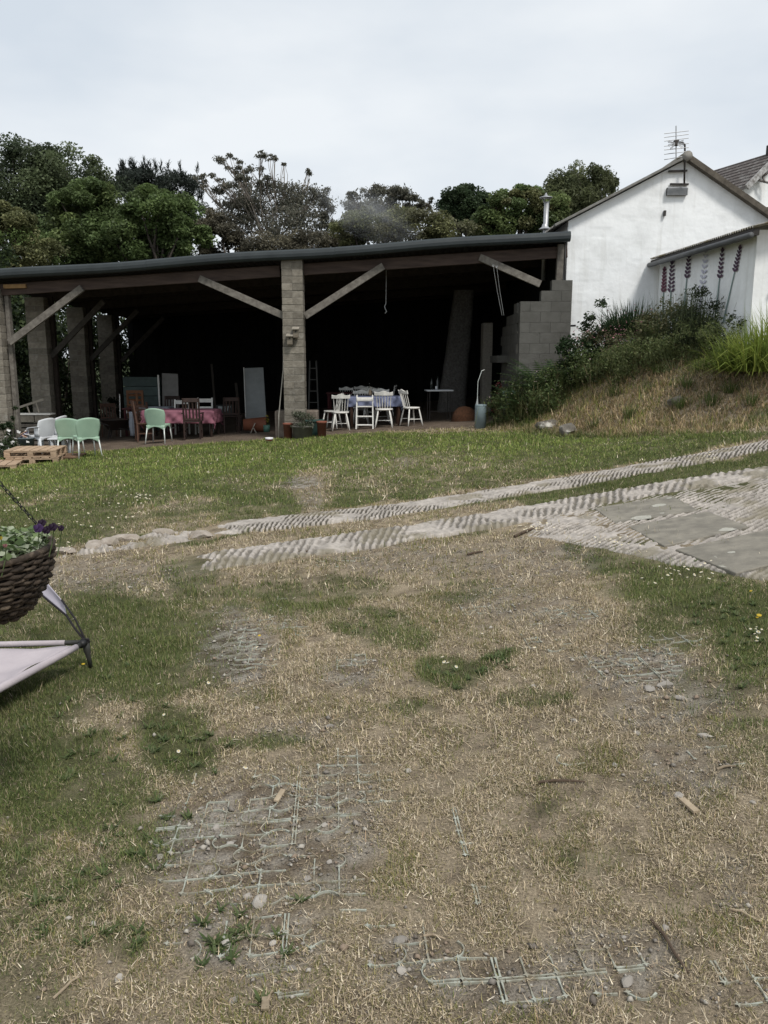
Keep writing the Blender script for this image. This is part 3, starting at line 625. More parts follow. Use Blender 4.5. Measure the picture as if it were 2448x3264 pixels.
IRON = mat('dark_iron', (.055, .052, .05, 1), (.035, .03, .028, 1), 20, .6, metal=.3)
GALV = mat('galvanised', (.42, .43, .44, 1), (.33, .34, .35, 1), 12, .45, metal=.6)
HO = Vector((6.0, 18.55, 1.5)); house = empty('white_house', HO); tag(house, 'white painted house gable with a vent and corrugated roof beside the shed', 'house')
def hs(m, name, mt, bevel=0, smooth=False, parent=None, o=HO, root=None, solid=0):
    m.v = [tuple(Vector(p) - o) for p in m.v]; return m.build(name, mt, parent or root or house, bevel=bevel, smooth=smooth, solid=solid)
HY = 18.55
AP = at(2182, 512, HY); EL = at(1816, 705, HY); ER = at(2560, 775, HY)
EL.x = at(1804, 900, HY).x
WL, WR = EL.x, ER.x
# gable wall with real unevenness: a dense sheet of painted blockwork, courses slightly proud
def gable_top(x): return EL.z + (AP.z - EL.z) * (x - WL) / (AP.x - WL) if x < AP.x else ER.z + (AP.z - ER.z) * (WR - x) / (WR - AP.x)
nxw, nzw = 170, 150; V = []; 
for j in range(nzw):
    for i in range(nxw):
        x = WL + (WR - WL) * i / (nxw - 1); zt = gable_top(x); z = .9 + (zt - .9) * j / (nzw - 1)
        c = z / .225; k = math.floor(c); fz = c - k; bx = (x / .45 + .5 * (k % 2)); fx = bx - math.floor(bx)
        joint = max(0, 1 - min(fz, 1 - fz) / .06) * .35 + max(0, 1 - min(fx, 1 - fx) / .03) * .2
        pr = (float(vnoise(math.floor(bx) * 3.7, k * 5.1)) - .5) * .008 + (float(fbm(x * 3, z * 3, 3)) - .5) * .014 - joint * .010 * float(sstep((fbm(x * .9 + 20, z * .9, 2) - .35) * 3))
        V.append((x, HY - pr, z))
ii = (np.arange(nzw - 1)[:, None] * nxw + np.arange(nxw - 1)[None, :]).ravel()
o = link('gable_wall', npmesh('gable_wall', np.array(V) - np.array(HO), np.stack([ii, ii + 1, ii + nxw + 1, ii + nxw], 1), WHITE, None, True), house)
HL = 13.0
m = MB(); m.box((WL + .1, HY + HL / 2 + .06, (EL.z + .8) / 2), (.2, HL, EL.z - .8)); hs(m, 'side_wall', WHITE)
m = MB(); m.box((WR - .1, HY + HL / 2 + .06, (ER.z + .8) / 2), (.2, HL, ER.z - .8)); hs(m, 'side_wall', WHITE)
# corrugated roof slopes
for side in (-1, 1):
    E = EL if side < 0 else ER; ex = -.32 if side < 0 else .3; sl = (AP.z - E.z) / (AP.x - E.x)
    e2 = Vector((E.x + ex, 0, E.z + sl * ex)); m = MB(); ns = 260
    def rfn(s, t, e2=e2):
        y = HY - .14 + (HL + .3) * s; x = AP.x + (e2.x - AP.x) * t; z = AP.z + (e2.z - AP.z) * t; return Vector((x, y, z + .055 + .02 * math.sin(s * (HL + .3) / .146 * 2 * math.pi)))
    m.grid(rfn, 540, 3); hs(m, 'roof', ROOFG, solid=.01)
    m = MB(); y = HY - .10; nrm = Vector((-(e2.z - AP.z), 0, e2.x - AP.x)).normalized(); nrm = nrm if nrm.z > 0 else -nrm
    m.beam(Vector((AP.x, y, AP.z + .055)) , Vector((e2.x, y, e2.z + .055)), .16, .05 if side < 0 else .12, up=nrm); hs(m, 'verge_board', VERGE if side < 0 else MOSSV, bevel=.006)
# ridge cap
m = MB(); m.tube([(AP.x, HY - .2, AP.z + .06), (AP.x, HY + HL, AP.z + .06)], .10, 10); hs(m, 'ridge_cap', ROOFG, smooth=True)
# vent with slats
VENT = mat('vent_grey', (.30, .31, .32, 1), (.20, .21, .22, 1), 10, .6)
va, vb = at(2127, 598, HY - .06), at(2190, 622, HY - .06); m = MB(); vc = (va + vb) / 2
m.box((vc.x, HY - .03, vc.z), (vb.x - va.x, .05, va.z - vb.z)); ve = hs(m, 'vent', IRON)
for k in range(6):
    m = MB(); z = va.z - (k + .5) * (va.z - vb.z) / 6; m.box((vc.x, HY - .07, z), (vb.x - va.x, .05, .016), Matrix.Rotation(.6, 3, 'X')); hs(m, 'slat', VENT, parent=ve).location = (0, 0, 0)
m = MB(); m.beam(at(2136, 587, HY - .05), at(2194, 588, HY - .05), .06, .035); hs(m, 'bracket_bar', IRON)
m = MB(); m.beam(at(2131, 546, HY - .05), at(2190, 544, HY - .05), .05, .035); hs(m, 'bracket_bar', IRON)
m = MB(); p = at(2118, 680, HY - .03); m.box((p.x, HY - .04, p.z), (.045, .06, .11)); hs(m, 'wall_hook', IRON)
# rainwater pipe / cable along the edge of the gable
m = MB(); m.tube([at(1803, 750, 18.44), at(1799, 900, 18.44), at(1793, 1020, 18.44), at(1794, 1036, 18.43), at(1806, 1039, 18.43), at(1835, 1038, 18.42)], .022, 8); hs(m, 'drain_pipe', BLK, smooth=True)
# aerial on the gable
AO = at(2180, 590, HY - .1); aer = empty('tv_aerial', AO); tag(aer, 'thin metal rooftop aerial with seven rods on the gable peak', 'aerial')
YA = HY - .14; m = MB(); m.tube([at(2181, 585, YA), at(2183, 500, YA), at(2183, 462, YA), at(2178, 456, YA), at(2158, 455, YA)], .021, 8); hs(m, 'mast', IRON, o=AO, root=aer, smooth=True)
m = MB(); m.tube([at(2155, 505, YA), at(2155, 401, YA)], .013, 6); hs(m, 'boom', GALV, o=AO, root=aer)
for (v0, v1) in ((426, 417), (438, 428), (450, 440), (466, 457), (478, 470), (492, 482), (509, 496)):
    m = MB(); m.tube([at(2117, v0, YA + .02), at(2195, v1, YA - .02)], .008, 6); hs(m, 'rod', GALV, o=AO, root=aer)
m = MB()
for du, dv in ((-26, -7), (-24, 5), (-18, 16), (24, -10), (26, 2), (22, 12)):
    a_ = at(2155, 456, YA - .1); b_ = at(2155 + du, 456 + dv, YA - .16); c_ = at(2155 + du * .95, 456 + dv + 5, YA - .16); m.tube([a_, b_, c_, a_], .008, 5)
hs(m, 'dipole', GALV, o=AO, root=aer); m = MB(); p = at(2155, 456, YA - .06); m.box(p, (.10, .12, .10)); hs(m, 'junction_box', IRON, o=AO, root=aer, bevel=.01)
# flue on the roof beyond the shed
fy = 20.3; p0 = at(1737, 728, fy); fo = empty('flue', p0); tag(fo, 'shiny metal flue pipe with conical cap rising behind the shed roof', 'flue')
def fu(m, n, mt, sm=True): return m.build(n, mt, fo, smooth=sm)
m = MB(); m.tube([(0, 0, -1.2), (0.02, 0, .60)], .058, 16); fu(m, 'pipe', GALV)
m = MB(); m.lathe([(.15, -.02), (.08, .03), (.06, .10)], 18); fu(m, 'flashing', GALV)
m = MB(); m.lathe([(.155, .69), (.15, .70), (.04, .735), (.012, .80), (0.0, .805)], 18); fu(m, 'cap', GALV)
m = MB()
for k in range(3): a_ = k * 2.1; m.tube([(.07 * math.cos(a_), .07 * math.sin(a_), .58), (.12 * math.cos(a_), .12 * math.sin(a_), .705)], .008, 5)
fu(m, 'cap_stay', GALV)

# lean-to with the painted lavender
LO_ = Vector((6.3, 16.0, 1.6)); lean = empty('lean_to_extension', LO_); tag(lean, 'low white lean-to with lavender stems painted on its wall', 'extension')
ls = lambda m, n, mt, **k: hs(m, n, mt, o=LO_, root=lean, **k)
LA = at(2092, 1000, HY); LBx = at(2402, 900, 14.0).x; P0 = Vector((LA.x, HY - .05, 0)); P1 = Vector((LBx, 14.0, 0)); ET = at(2092, 842, HY).z
ET1 = at(2402, 752, 14.0).z
wd_ = (P1 - P0).normalized(); nl = Vector((-wd_.y, wd_.x, 0)); nl = nl if nl.x < 0 else -nl
V = []; n1_, n2_ = 120, 60
for j in range(n2_):
    for i in range(n1_):
        s = i / (n1_ - 1); p = P0.lerp(P1, s); zt = ET + (ET1 - ET) * s; z = 1.0 + (zt - 1.0) * j / (n2_ - 1); pr = (float(fbm(s * 14, z * 3 + 7, 3)) - .5) * .012; V.append((p.x + nl.x * pr, p.y + nl.y * pr, z))
V = np.array(V) - np.array(LO_); ii = (np.arange(n2_ - 1)[:, None] * n1_ + np.arange(n1_ - 1)[None, :]).ravel()
link('mural_wall', npmesh('mural_wall', V, np.stack([ii, ii + 1, ii + n1_ + 1, ii + n1_], 1), WHITE, None, True), lean)
m = MB(); m.box((P1.x + 1.5, P1.y + .12, (.8 + ET1 + .1) / 2), (3.0, .2, ET1 + .1 - .8)); ew = ls(m, 'end_wall', WHITE)
wc = at(2448, 870, 13.97); m = MB(); m.box((P1.x + .85, 13.99, (at(2440, 810, 14).z + at(2440, 908, 14).z) / 2), (1.0, .08, at(2440, 810, 14).z - at(2440, 908, 14).z)); wi = ls(m, 'window', mat('purple_frame', (.06, .03, .07, 1), None, 6, .5), bevel=.006)
m = MB(); m.box((P1.x + .85, 13.97, (at(2440, 816, 14).z + at(2440, 902, 14).z) / 2), (.86, .06, at(2440, 820, 14).z - at(2440, 898, 14).z)); ls(m, 'pane', mat('window_glass', (.03, .035, .04, 1), None, 3, .08, spec=.6), parent=wi)
m = MB(); m.box((P1.x + .9, 13.95, at(2440, 912, 14).z), (1.16, .12, .05)); ls(m, 'sill', WHITE, parent=wi)
# lean-to roof rises away from the mural wall
upx = Vector((-nl.x, -nl.y, 0)); m = MB()
def lr(s, t):
    p = P0.lerp(P1 + wd_ * .35, s) + nl * .22 + upx * (3.2 * t); return Vector((p.x, p.y, (ET + (ET1 - ET) * s) + .10 + .75 * t - .05 * 0 + .016 * math.sin(s * 4.9 / .09 * 2 * math.pi)))
m.grid(lr, 420, 3); ls(m, 'roof', ROOFG, solid=.012)
m = MB(); a_ = P0 + nl * .16; b_ = P1 + wd_ * .3 + nl * .16; m.beam((a_.x, a_.y, ET + .02), (b_.x, b_.y, ET1 + .02), .10, .10); ls(m, 'eave_board', mat('dark_eave', (.055, .05, .048, 1), (.03, .028, .026, 1), 8, .8))
m = MB(); a_ = P0 + nl * .24; b_ = P1 + wd_ * .3 + nl * .24; m.tube([(a_.x, a_.y, ET - .03), (b_.x, b_.y, ET1 - .03)], .05, 10); ls(m, 'gutter', mat('grey_gutter', (.10, .105, .11, 1), None, 6, .6), smooth=True)
# lavender mural: flat paint a few mm proud of the wall
PU = mat('purple_paint', (.095, .048, .085, 1), (.06, .036, .066, 1), 8, .8, world=True); PP = mat('pale_lilac_paint', (.50, .50, .62, 1), (.58, .59, .66, 1), 8, .8, world=True); PR = mat('magenta_paint', (.15, .045, .07, 1), (.10, .04, .07, 1), 8, .8, world=True); PG = mat('grey_green_paint', (.18, .26, .25, 1), (.24, .31, .30, 1), 8, .8, world=True)
def wallpt(u, v, off=.016):
    d = ray(u, v); q = P0 + nl * off; n = nl; t_ = (q - Vector((0, 0, 0))).dot(n) / (d[0] * n.x + d[1] * n.y); return Vector((d[0] * t_, d[1] * t_, EYE + d[2] * t_))
def stem(base, tip, wpx, mt, off=.014):
    m = MB(); a_, b_ = wallpt(base[0] - wpx, base[1], off), wallpt(base[0] + wpx, base[1], off); c_, d_ = wallpt(tip[0] + wpx * .6, tip[1], off), wallpt(tip[0] - wpx * .6, tip[1], off)
    m.prism([a_, b_, c_, d_], -nl * .002); return ls(m, 'painted_stem', mt)
def floret(u, v, L_, wpx, ang, mt, par):
    pts = []; ca, sa = math.cos(ang), math.sin(ang)
    for k in range(8):
        a_ = k / 8 * 2 * math.pi; x = wpx * math.sin(a_) * (.8 + .2 * math.cos(a_)); y = L_ / 2 * math.cos(a_); pts.append(wallpt(u + x * ca - y * sa, v - (x * sa + y * ca), .019))
    m = MB(); m.prism(pts, -nl * .002); ls(m, 'painted_petal', mt, parent=par)
for (bu, bv, tu, tv, hv, mt, dense) in ((2190 - 55, 1000, 2190 - 48, 838, 925, PU, 1), (2112, 1000, 2117, 905, 925, PR, 0), (2177, 1000, 2197, 806, 880, PU, 0), (2228, 1000, 2250, 800, 915, PP, 1), (2280, 1010, 2302, 800, 880, PU, 0), (2304, 1030, 2358, 792, 860, PU, 0)):
    if mt is PR: tv, hv = 862, 925
    s = stem((bu, bv), (bu + (tu - bu) * (bv - hv) / (bv - tv), hv), 2.2, PP if mt is PP else PG)
    n = 8 if dense else 7
    for k in range(n):
        f = k / (n - 1); v = hv + (tv - hv) * f; u = bu + (tu - bu) * (bv - v) / (bv - tv); wv = (8 if dense else 5.5) * (1 - .55 * f)
        for sd2 in (-1, 1): floret(u + sd2 * wv * .75, v, 15, 4.4 * (1 - .35 * f), -sd2 * .55 - .15, mt, s)
    floret(tu, tv - 3, 20, 4.5, -.15, mt, s)

# slate roofed house behind, seen past the verge
BO = Vector((10.5, 26, 1.5)); back = empty('slate_roofed_house', BO); tag(back, 'white house with brown grey slate roof showing behind the gable', 'house')
bs = lambda m, n, mt, **k: hs(m, n, mt, o=BO, root=back, **k)
A2 = at(2470, 500, 25.0); E2 = at(2345, 612, 25.0); rd = Vector((-.33, .95, 0)).normalized(); gx2 = Vector((rd.y, -rd.x, 0)); hw = (A2 - Vector((E2.x, E2.y, 0))).x; dzv = A2.z - E2.z
SLATE = mat('brown_slate', (.135, .115, .108, 1), (.085, .074, .07, 1), 10, .85, .4, 30, c3=(.2, .19, .18, 1), s3=6, world=True)
Lb = 9.0; eL = A2 - gx2 * hw - Vector((0, 0, dzv)); eR = A2 + gx2 * hw - Vector((0, 0, dzv))
m = MB(); m.prism([Vector((eL.x, eL.y, .5)), Vector((eR.x, eR.y, .5)), eR, A2, eL], rd * Lb); bs(m, 'wall', WHITE)
for E_ in (eL, eR):
    sd3 = (E_ - A2); m = MB(); up_ = Vector((0, 0, .06)); a_ = A2 - rd * .25 + up_; b_ = A2 + sd3 * 1.1 - rd * .25 + up_; m.prism([a_, b_, b_ + rd * (Lb + .5), a_ + rd * (Lb + .5)], (0, 0, .09)); bs(m, 'roof', SLATE)
    for k in range(9):
        f = (k + .5) / 9; m = MB(); q = A2 + sd3 * 1.1 * f - rd * .25 + Vector((0, 0, .16)); m.beam(q, q + rd * (Lb + .5), .02, .02); bs(m, 'slate_course', SLATE)
    m = MB(); m.beam(A2 - rd * .27 + Vector((0, 0, .10)), A2 + sd3 * 1.1 - rd * .27 + Vector((0, 0, .10)), .05, .16); bs(m, 'verge_board', mat('flaking_verge', (.5, .5, .5, 1), (.12, .11, .1, 1), 8, .8, world=True))
m = MB(); m.tube([A2 + Vector((0, 0, .0)) + rd * .2, A2 + Vector((0, 0, .35)) + rd * .2], .12, 8); bs(m, 'chimney_pot', IRON)
m = MB(); b0 = at(2400, 570, 24.7); b1 = at(2460, 545, 24.6); b2 = at(2460, 585, 24.6); b3 = at(2432, 562, 24.7)
for a_, b_ in ((b0, b1), (b0, b2), (b3, at(2450, 548, 24.6)), (b3, at(2436, 578, 24.6)), (b1, b2)): m.tube([a_, b_], .035, 6)
bs(m, 'wall_bracket', mat('bracket_grey', (.22, .20, .19, 1), None, 8, .7))
# ------------------------------------------------------------------ trees
BARK = mat('bark', (.10, .085, .07, 1), (.055, .045, .038, 1), 8, .95, .6, stretch=(1, 1, .3)); PALEBARK = mat('pale_bark', (.24, .215, .185, 1), (.14, .12, .10, 1), 9, .9, .3, stretch=(1, 1, .4))
def ell(cu, cv, ru, rv, Y):
    c = at(cu, cv, Y); d = Y * 1.02 / FPX; return np.array(c), np.array([ru * d, ru * d * .85, rv * d])
def limb(m, a, b, r0, r1, bend=.12, n=5):
    a = Vector(a); b = Vector(b); L = (b - a).length; o = Vector(rand_dirs(1)[0]) * L * bend; pts = []; rs = []
    for k in range(n + 1):
        f = k / n; p = a.lerp(b, f) + o * math.sin(f * math.pi) + Vector(rand_dirs(1)[0]) * L * .015; pts.append(p); rs.append(r0 + (r1 - r0) * f)
    m.tube(pts, rs, 7); return pts
def tree(name, label, Y, base_u, crowns, n, leaf, cols, clumps=46, up=.4, flat=.75, trunk=.22, bark=None, shell=.5, asp=.55, limbs=14, dense=.28, droop=.3, group='trees behind the shed', hollow=True):
    bx = at(base_u, 1100, Y).x; bz = Z(bx, Y); root = empty(name, (bx, Y, bz)); O = np.array([bx, Y, bz]); tag(root, label, 'tree', group)
    parts = []; tips = []; wts = np.array([c[2] * c[3] for c in crowns], float); wts /= wts.sum()
    for c, wgt in zip(crowns, wts):
        C, Rr = ell(*c, Y); k = max(7, int(clumps * 2.1 * wgt)); d = rand_dirs(k); r = rng.uniform(shell, 1.08, k) ** .6
        cc = C + d * r[:, None] * Rr * .86; cs = Rr.mean() * dense * rng.uniform(.7, 1.4, k) * (1 if wgt > .2 else 1.2)
        per = int(n * 2.7 * wgt / k)
        for q in range(k):
            d2 = rng.normal(0, .56, (per, 3)); ln_ = np.linalg.norm(d2, axis=1, keepdims=True); d2 = d2 * np.minimum(1, 1.05 / np.maximum(ln_, 1e-6)); P = cc[q] + d2 * cs[q] * np.array([1.15, 1.15, flat])
            base = cols[rng.integers(len(cols))]; tone = rng.uniform(.68, 1.35)
            parts.append(leaf_arrays(P, leaf * .74, np.tile(np.array(base[:3]) * tone, (per, 1)), up, asp, .3, droop))
        tips += [cc[i] for i in rng.choice(k, min(k, max(2, int(limbs * wgt))), False)]
    V, F, Cc = merge(parts); link('crown', npmesh('crown', V - O, F, LEAF, Cc), root)
    m = MB(); ctr = np.array(ell(*crowns[0], Y)[0]); hub = O + (ctr - O) * np.array([.8, .8, .72])
    limb(m, (0, 0, -.2), hub - O, trunk, trunk * .55, .04); m.build('trunk', bark or BARK, root, smooth=True)
    m = MB()
    for t_ in tips: limb(m, (hub - O) * rng.uniform(.75, 1.0), t_ - O, trunk * .35, .02, .10)
    m.build('limbs', bark or BARK, root, smooth=True)
    return root
dk = [(.080, .104, .056), (.10, .125, .064), (.066, .086, .052)]
md_ = [(.115, .16, .062), (.145, .185, .072), (.098, .138, .055)]
br = [(.13, .18, .066), (.11, .16, .058), (.155, .195, .08)]
ol = [(.145, .15, .068), (.165, .17, .08), (.12, .13, .058)]
eu = [(.135, .135, .105), (.16, .152, .118), (.105, .108, .084)]
tree('broadleaf_tree', 'tall dark broadleaf tree filling the sky behind the block columns', 40, 120, [(60, 610, 190, 130), (190, 600, 170, 110), (60, 530, 130, 65), (210, 545, 110, 60), (320, 640, 110, 110), (-120, 600, 160, 150), (20, 720, 200, 100)], 22000, .21, dk, 80)
tree('sycamore_tree', 'mid green leafy tree standing just behind the shed roof', 34, 290, [(270, 680, 110, 110), (240, 760, 150, 90), (340, 780, 120, 80), (290, 620, 70, 50)], 13000, .20, md_, 50)
tree('bright_green_tree', 'fresh green rounded tree beside the dark pine', 33, 520, [(500, 690, 120, 80), (590, 750, 80, 70), (470, 770, 140, 70), (470, 640, 70, 40)], 13000, .20, br[:2] + md_[:1], 46)
tree('yellow_green_bush_tree', 'yellow green bushy tree at the open end of the shed', 31, 10, [(10, 760, 110, 90), (40, 700, 70, 50), (-120, 780, 120, 110), (110, 820, 90, 60)], 10000, .17, ol + br[:1], 40)
# pine: dark with upright candles
tree('pine_tree', 'dark pine with upright needle tips above the green trees', 44, 520, [(450, 600, 90, 60), (560, 610, 80, 70), (600, 680, 60, 60), (400, 580, 45, 40), (480, 570, 60, 30)], 9000, .26, [(.034, .044, .036), (.042, .053, .042)], 50, up=-.1, asp=.22, dense=.28, bark=BARK)
pr = [o for o in bpy.data.objects if o.name.startswith('pine_tree')][0]; parts = []
for _ in range(60):
    cu, cv, ru, rv = random.choice([(450, 575, 90, 40), (560, 590, 70, 50), (610, 640, 40, 60), (400, 560, 30, 25), (480, 550, 60, 20)]); p = np.array(at(cu + random.uniform(-ru, ru), cv + random.uniform(-rv, rv), 43.6)); k = 26
    P = np.tile(p, (k, 1)) + np.stack([rng.normal(0, .03, k), rng.normal(0, .03, k), rng.uniform(0, .4, k)], 1); parts.append(blade_arrays(P, .30, .035, np.tile(np.array([.036, .046, .038]), (k, 1)), rng.uniform(.2, .8, k)))
V, F, Cc = merge(parts); link('candles', npmesh('candles', V - np.array(pr.location), F, LEAF, Cc), pr)
# eucalyptus: fan of pale stems under flat tufts
def gum(name, label, Y, base, tufts, n, leaf, cols, bark=PALEBARK, r0=.07, low=(0, 0), group='trees behind the shed', tuftflat=.55):
    bp_ = at(base[0], base[1], Y); bz = Z(bp_.x, Y); root = empty(name, (bp_.x, Y, bz)); O = np.array([bp_.x, Y, bz]); tag(root, label, 'tree', group); parts = []; st = MB(); lm = MB(); tot = sum(t[2] * t[3] for t in tufts)
    fork = np.array(bp_) - O
    limb(st, (0, 0, -.2), fork, r0 * 2.2, r0 * 1.6, .03)
    for (cu, cv, ru, rv) in tufts:
        C, Rr = ell(cu, cv, ru, rv, Y + random.uniform(-1.2, 1.2)); per = max(60, int(n * ru * rv / tot)); k = max(5, int(per / 60)); 
        d = rand_dirs(k) * (rng.random(k) ** .4)[:, None]; cc = C + d * Rr * .85
        q = rng.integers(0, k, per); P = cc[q] + rng.normal(0, 1, (per, 3)) * Rr.mean() * .20 * np.array([1, 1, tuftflat])
        parts.append(leaf_arrays(P, leaf, mixcol(cols, per), 0, .36, .35, 1.0))
        pts = limb(lm, fork + rng.normal(0, .2, 3), C - O - np.array([0, 0, Rr[2] * .3]), r0, .010, .09, 7)
        for i in rng.choice(k, min(k, 5), False): limb(lm, pts[-3], cc[i] - O, .02, .006, .1, 3)
    V, F, Cc = merge(parts); link('crown', npmesh('crown', V - O, F, LEAF, Cc), root); st.build('trunk', bark, root, smooth=True); lm.build('limbs', bark, root, smooth=True); return root
gum('gum_tree', 'tall gum tree with bare pale stems and flat leaf tufts', 37, (860, 800), [(850, 640, 150, 50), (960, 650, 100, 55), (760, 660, 80, 55), (715, 507, 40, 13), (755, 512, 22, 9), (835, 495, 34, 13), (870, 502, 24, 12), (808, 548, 42, 18), (740, 543, 34, 14), (640, 568, 30, 13), (690, 565, 32, 11), (770, 585, 60, 18), (845, 575, 40, 16), (760, 565, 40, 18), (720, 600, 60, 20), (905, 522, 14, 6), (978, 552, 22, 13), (1010, 620, 40, 30), (650, 600, 16, 10), (1050, 660, 30, 45), (880, 600, 70, 25), (920, 710, 110, 55), (800, 720, 90, 55), (1040, 720, 40, 50)], 17000, .145, eu, r0=.028)
tree('brown_thicket', 'brown leaved thicket under the tall gum tree', 35, 880, [(690, 755, 80, 65), (860, 800, 130, 45), (1020, 785, 110, 45), (650, 710, 50, 55)], 11000, .16, [(.12, .11, .08), (.14, .128, .09), (.10, .094, .07)], 50)
gum('sparse_grey_tree', 'sparse grey leaved tree behind the drifting smoke', 41, (1230, 800), [(1190, 610, 40, 26), (1250, 620, 50, 35), (1130, 660, 45, 40), (1300, 640, 34, 26), (1200, 670, 80, 40), (1340, 660, 24, 26), (1120, 620, 20, 18), (1260, 680, 60, 30), (1370, 650, 10, 30)], 10000, .16, eu, bark=BARK, r0=.05)
tree('olive_thicket', 'yellow olive flowering thicket low behind the shed roof', 33, 1260, [(1200, 720, 110, 50), (1330, 725, 110, 55), (1110, 740, 70, 50), (1260, 700, 70, 35), (1430, 740, 80, 50)], 11000, .15, ol + [(.15, .15, .09)], 60)
tree('round_dark_tree', 'round topped dark green tree between thicket and conifer', 42, 1480, [(1480, 650, 80, 52), (1440, 640, 42, 30), (1520, 660, 46, 40), (1480, 620, 44, 24), (1490, 700, 70, 40)], 9000, .19, [(.045, .070, .036), (.054, .080, .04)], 50, dense=.26)
tree('leafy_green_tree', 'leafy green tree left of the metal flue', 35, 1650, [(1650, 670, 95, 65), (1590, 710, 80, 55), (1640, 615, 55, 26), (1730, 680, 80, 65), (1560, 740, 60, 40)], 12000, .18, md_ + ol[:1], 52)
tree('upright_conifer', 'tall dark conifer rising behind the house eave', 37, 1850, [(1850, 620, 100, 80), (1790, 650, 90, 75), (1880, 565, 60, 28), (1930, 600, 40, 40), (1790, 590, 40, 25), (1840, 700, 120, 60)], 13000, .20, [(.125, .142, .07), (.145, .165, .08), (.10, .118, .06)], 60, up=-.05, flat=1.5, asp=.35, dense=.22)
# scrub outside the open end of the shed, seen between the columns
for i, (x, y, r_, h) in enumerate([(-11.4, 21.5, 1.4, 4.4), (-11.3, 23.6, 1.4, 4.9), (-11.3, 25.6, 1.4, 4.6), (-11.0, 27.6, 1.4, 5.0), (-11.3, 29.6, 1.5, 5.2), (-10.6, 31.8, 1.6, 5.4), (-13.0, 24, 1.8, 6.0), (-12.8, 28, 1.9, 6.0), (-13.2, 20.8, 1.7, 5.4), (-9.0, 32.6, 1.4, 4.6), (-14.8, 32, 2.2, 6.5), (-15.5, 26, 2.2, 6.5)]):
    root = empty('hedge_bush', (x, y, Z(x, y))); tag(root, ['dark hedge bush just outside the gap behind the plank stack', 'dark hedge bush outside the gap of the second and third columns', 'dark hedge bush next past the third column', 'dark hedge bush beside the last block column', 'dark hedge bush beyond the last block column', 'tall hedge bush at the back corner of the shed', 'tall hedge bush behind the row, level with the third column', 'tall hedge bush behind the row, level with the last column', 'tall hedge bush outside the corner column', 'low hedge bush behind the boarded back wall', 'broad hedge bush far behind the back corner', 'broad hedge bush far out past the second column'][i], 'bush', 'hedge bushes outside the shed'); n = 5200; k = 60
    d = rand_dirs(k) * (rng.uniform(.5, 1, k) ** .5)[:, None]; cc = np.array([0, 0, h * .52]) + d * np.array([r_, r_, h * .5]); q = rng.integers(0, k, n); P = cc[q] + rng.normal(0, .2, (n, 3)); P[:, 2] = np.maximum(P[:, 2], .05)
    V, F, Cc = leaf_arrays(P, .15, mixcol([(.028, .042, .02), (.04, .06, .024), (.02, .03, .016), (.06, .085, .03)], n), .2); link('foliage', npmesh('foliage', V, F, LEAF, Cc), root)
    m = MB()
    for c in cc[:9]: limb(m, (0, 0, -.05), c, .03, .008)
    m.build('stems', BARK, root)
# ---- plants
def bush(name, label, pos, rx, h, n, leaf, cols, cat='bush', group=None, flowers=None, up=.3, asp=.55, spread=.18, stems=7, top=0):
    root = empty(name, pos); tag(root, label, cat, group); k = max(8, n // 70)
    d = rand_dirs(k) * (rng.uniform(.35, 1, k) ** .5)[:, None]; cc = np.array([0, 0, h * .5]) + d * np.array([rx, rx * .8, h * .5]); cc[:, 2] = np.maximum(cc[:, 2], .06)
    if top: cc[:, 2] *= 1 + top * rng.random(k)
    q = rng.integers(0, k, n); P = cc[q] + rng.normal(0, 1, (n, 3)) * rx * spread * np.array([1, 1, .8]); P[:, 2] = np.maximum(P[:, 2], .02)
    V, F, C = leaf_arrays(P, leaf, mixcol(cols, n), up, asp, .35); link('foliage', npmesh('foliage', V, F, LEAF, C), root)
    m = MB()
    for c in cc[:stems]: limb(m, (rng.normal(0, .03), rng.normal(0, .03), -.05), c, .009, .003, .06, 3)
    m.build('stems', mat('green_stem', (.06, .075, .03, 1), None, 6, .8), root)
    if flowers:
        nf, fs, fc = flowers; q = rng.integers(0, k, nf); P = cc[q] + rng.normal(0, 1, (nf, 3)) * rx * spread * 1.2 + np.array([0, -.05, .08]); V, F, C = leaf_arrays(P, fs, mixcol(fc, nf), .8, .9, .2); link('blossom', npmesh('blossom', V, F, LEAF, C), root)
    return root
def clump(name, label, pos, n, h, wd, cols, spread=.12, lean=(.1, .9), cat='plant', group=None, curl=.8, heads=None):
    root = empty(name, pos); tag(root, label, cat, group); P = np.stack([rng.normal(0, spread, n), rng.normal(0, spread, n), np.full(n, -.02)], 1)
    ang = np.arctan2(P[:, 1], P[:, 0]) + rng.normal(0, .5, n)
    V, F, C = blade_arrays(P, h * rng.uniform(.55, 1.15, n), wd, mixcol(cols, n) * rng.uniform(.7, 1.3, (n, 1)), rng.uniform(*lean, n), ang, tipcol=1.2, curl=curl); link('leaves', npmesh('leaves', V, F, LEAF, C), root); return root
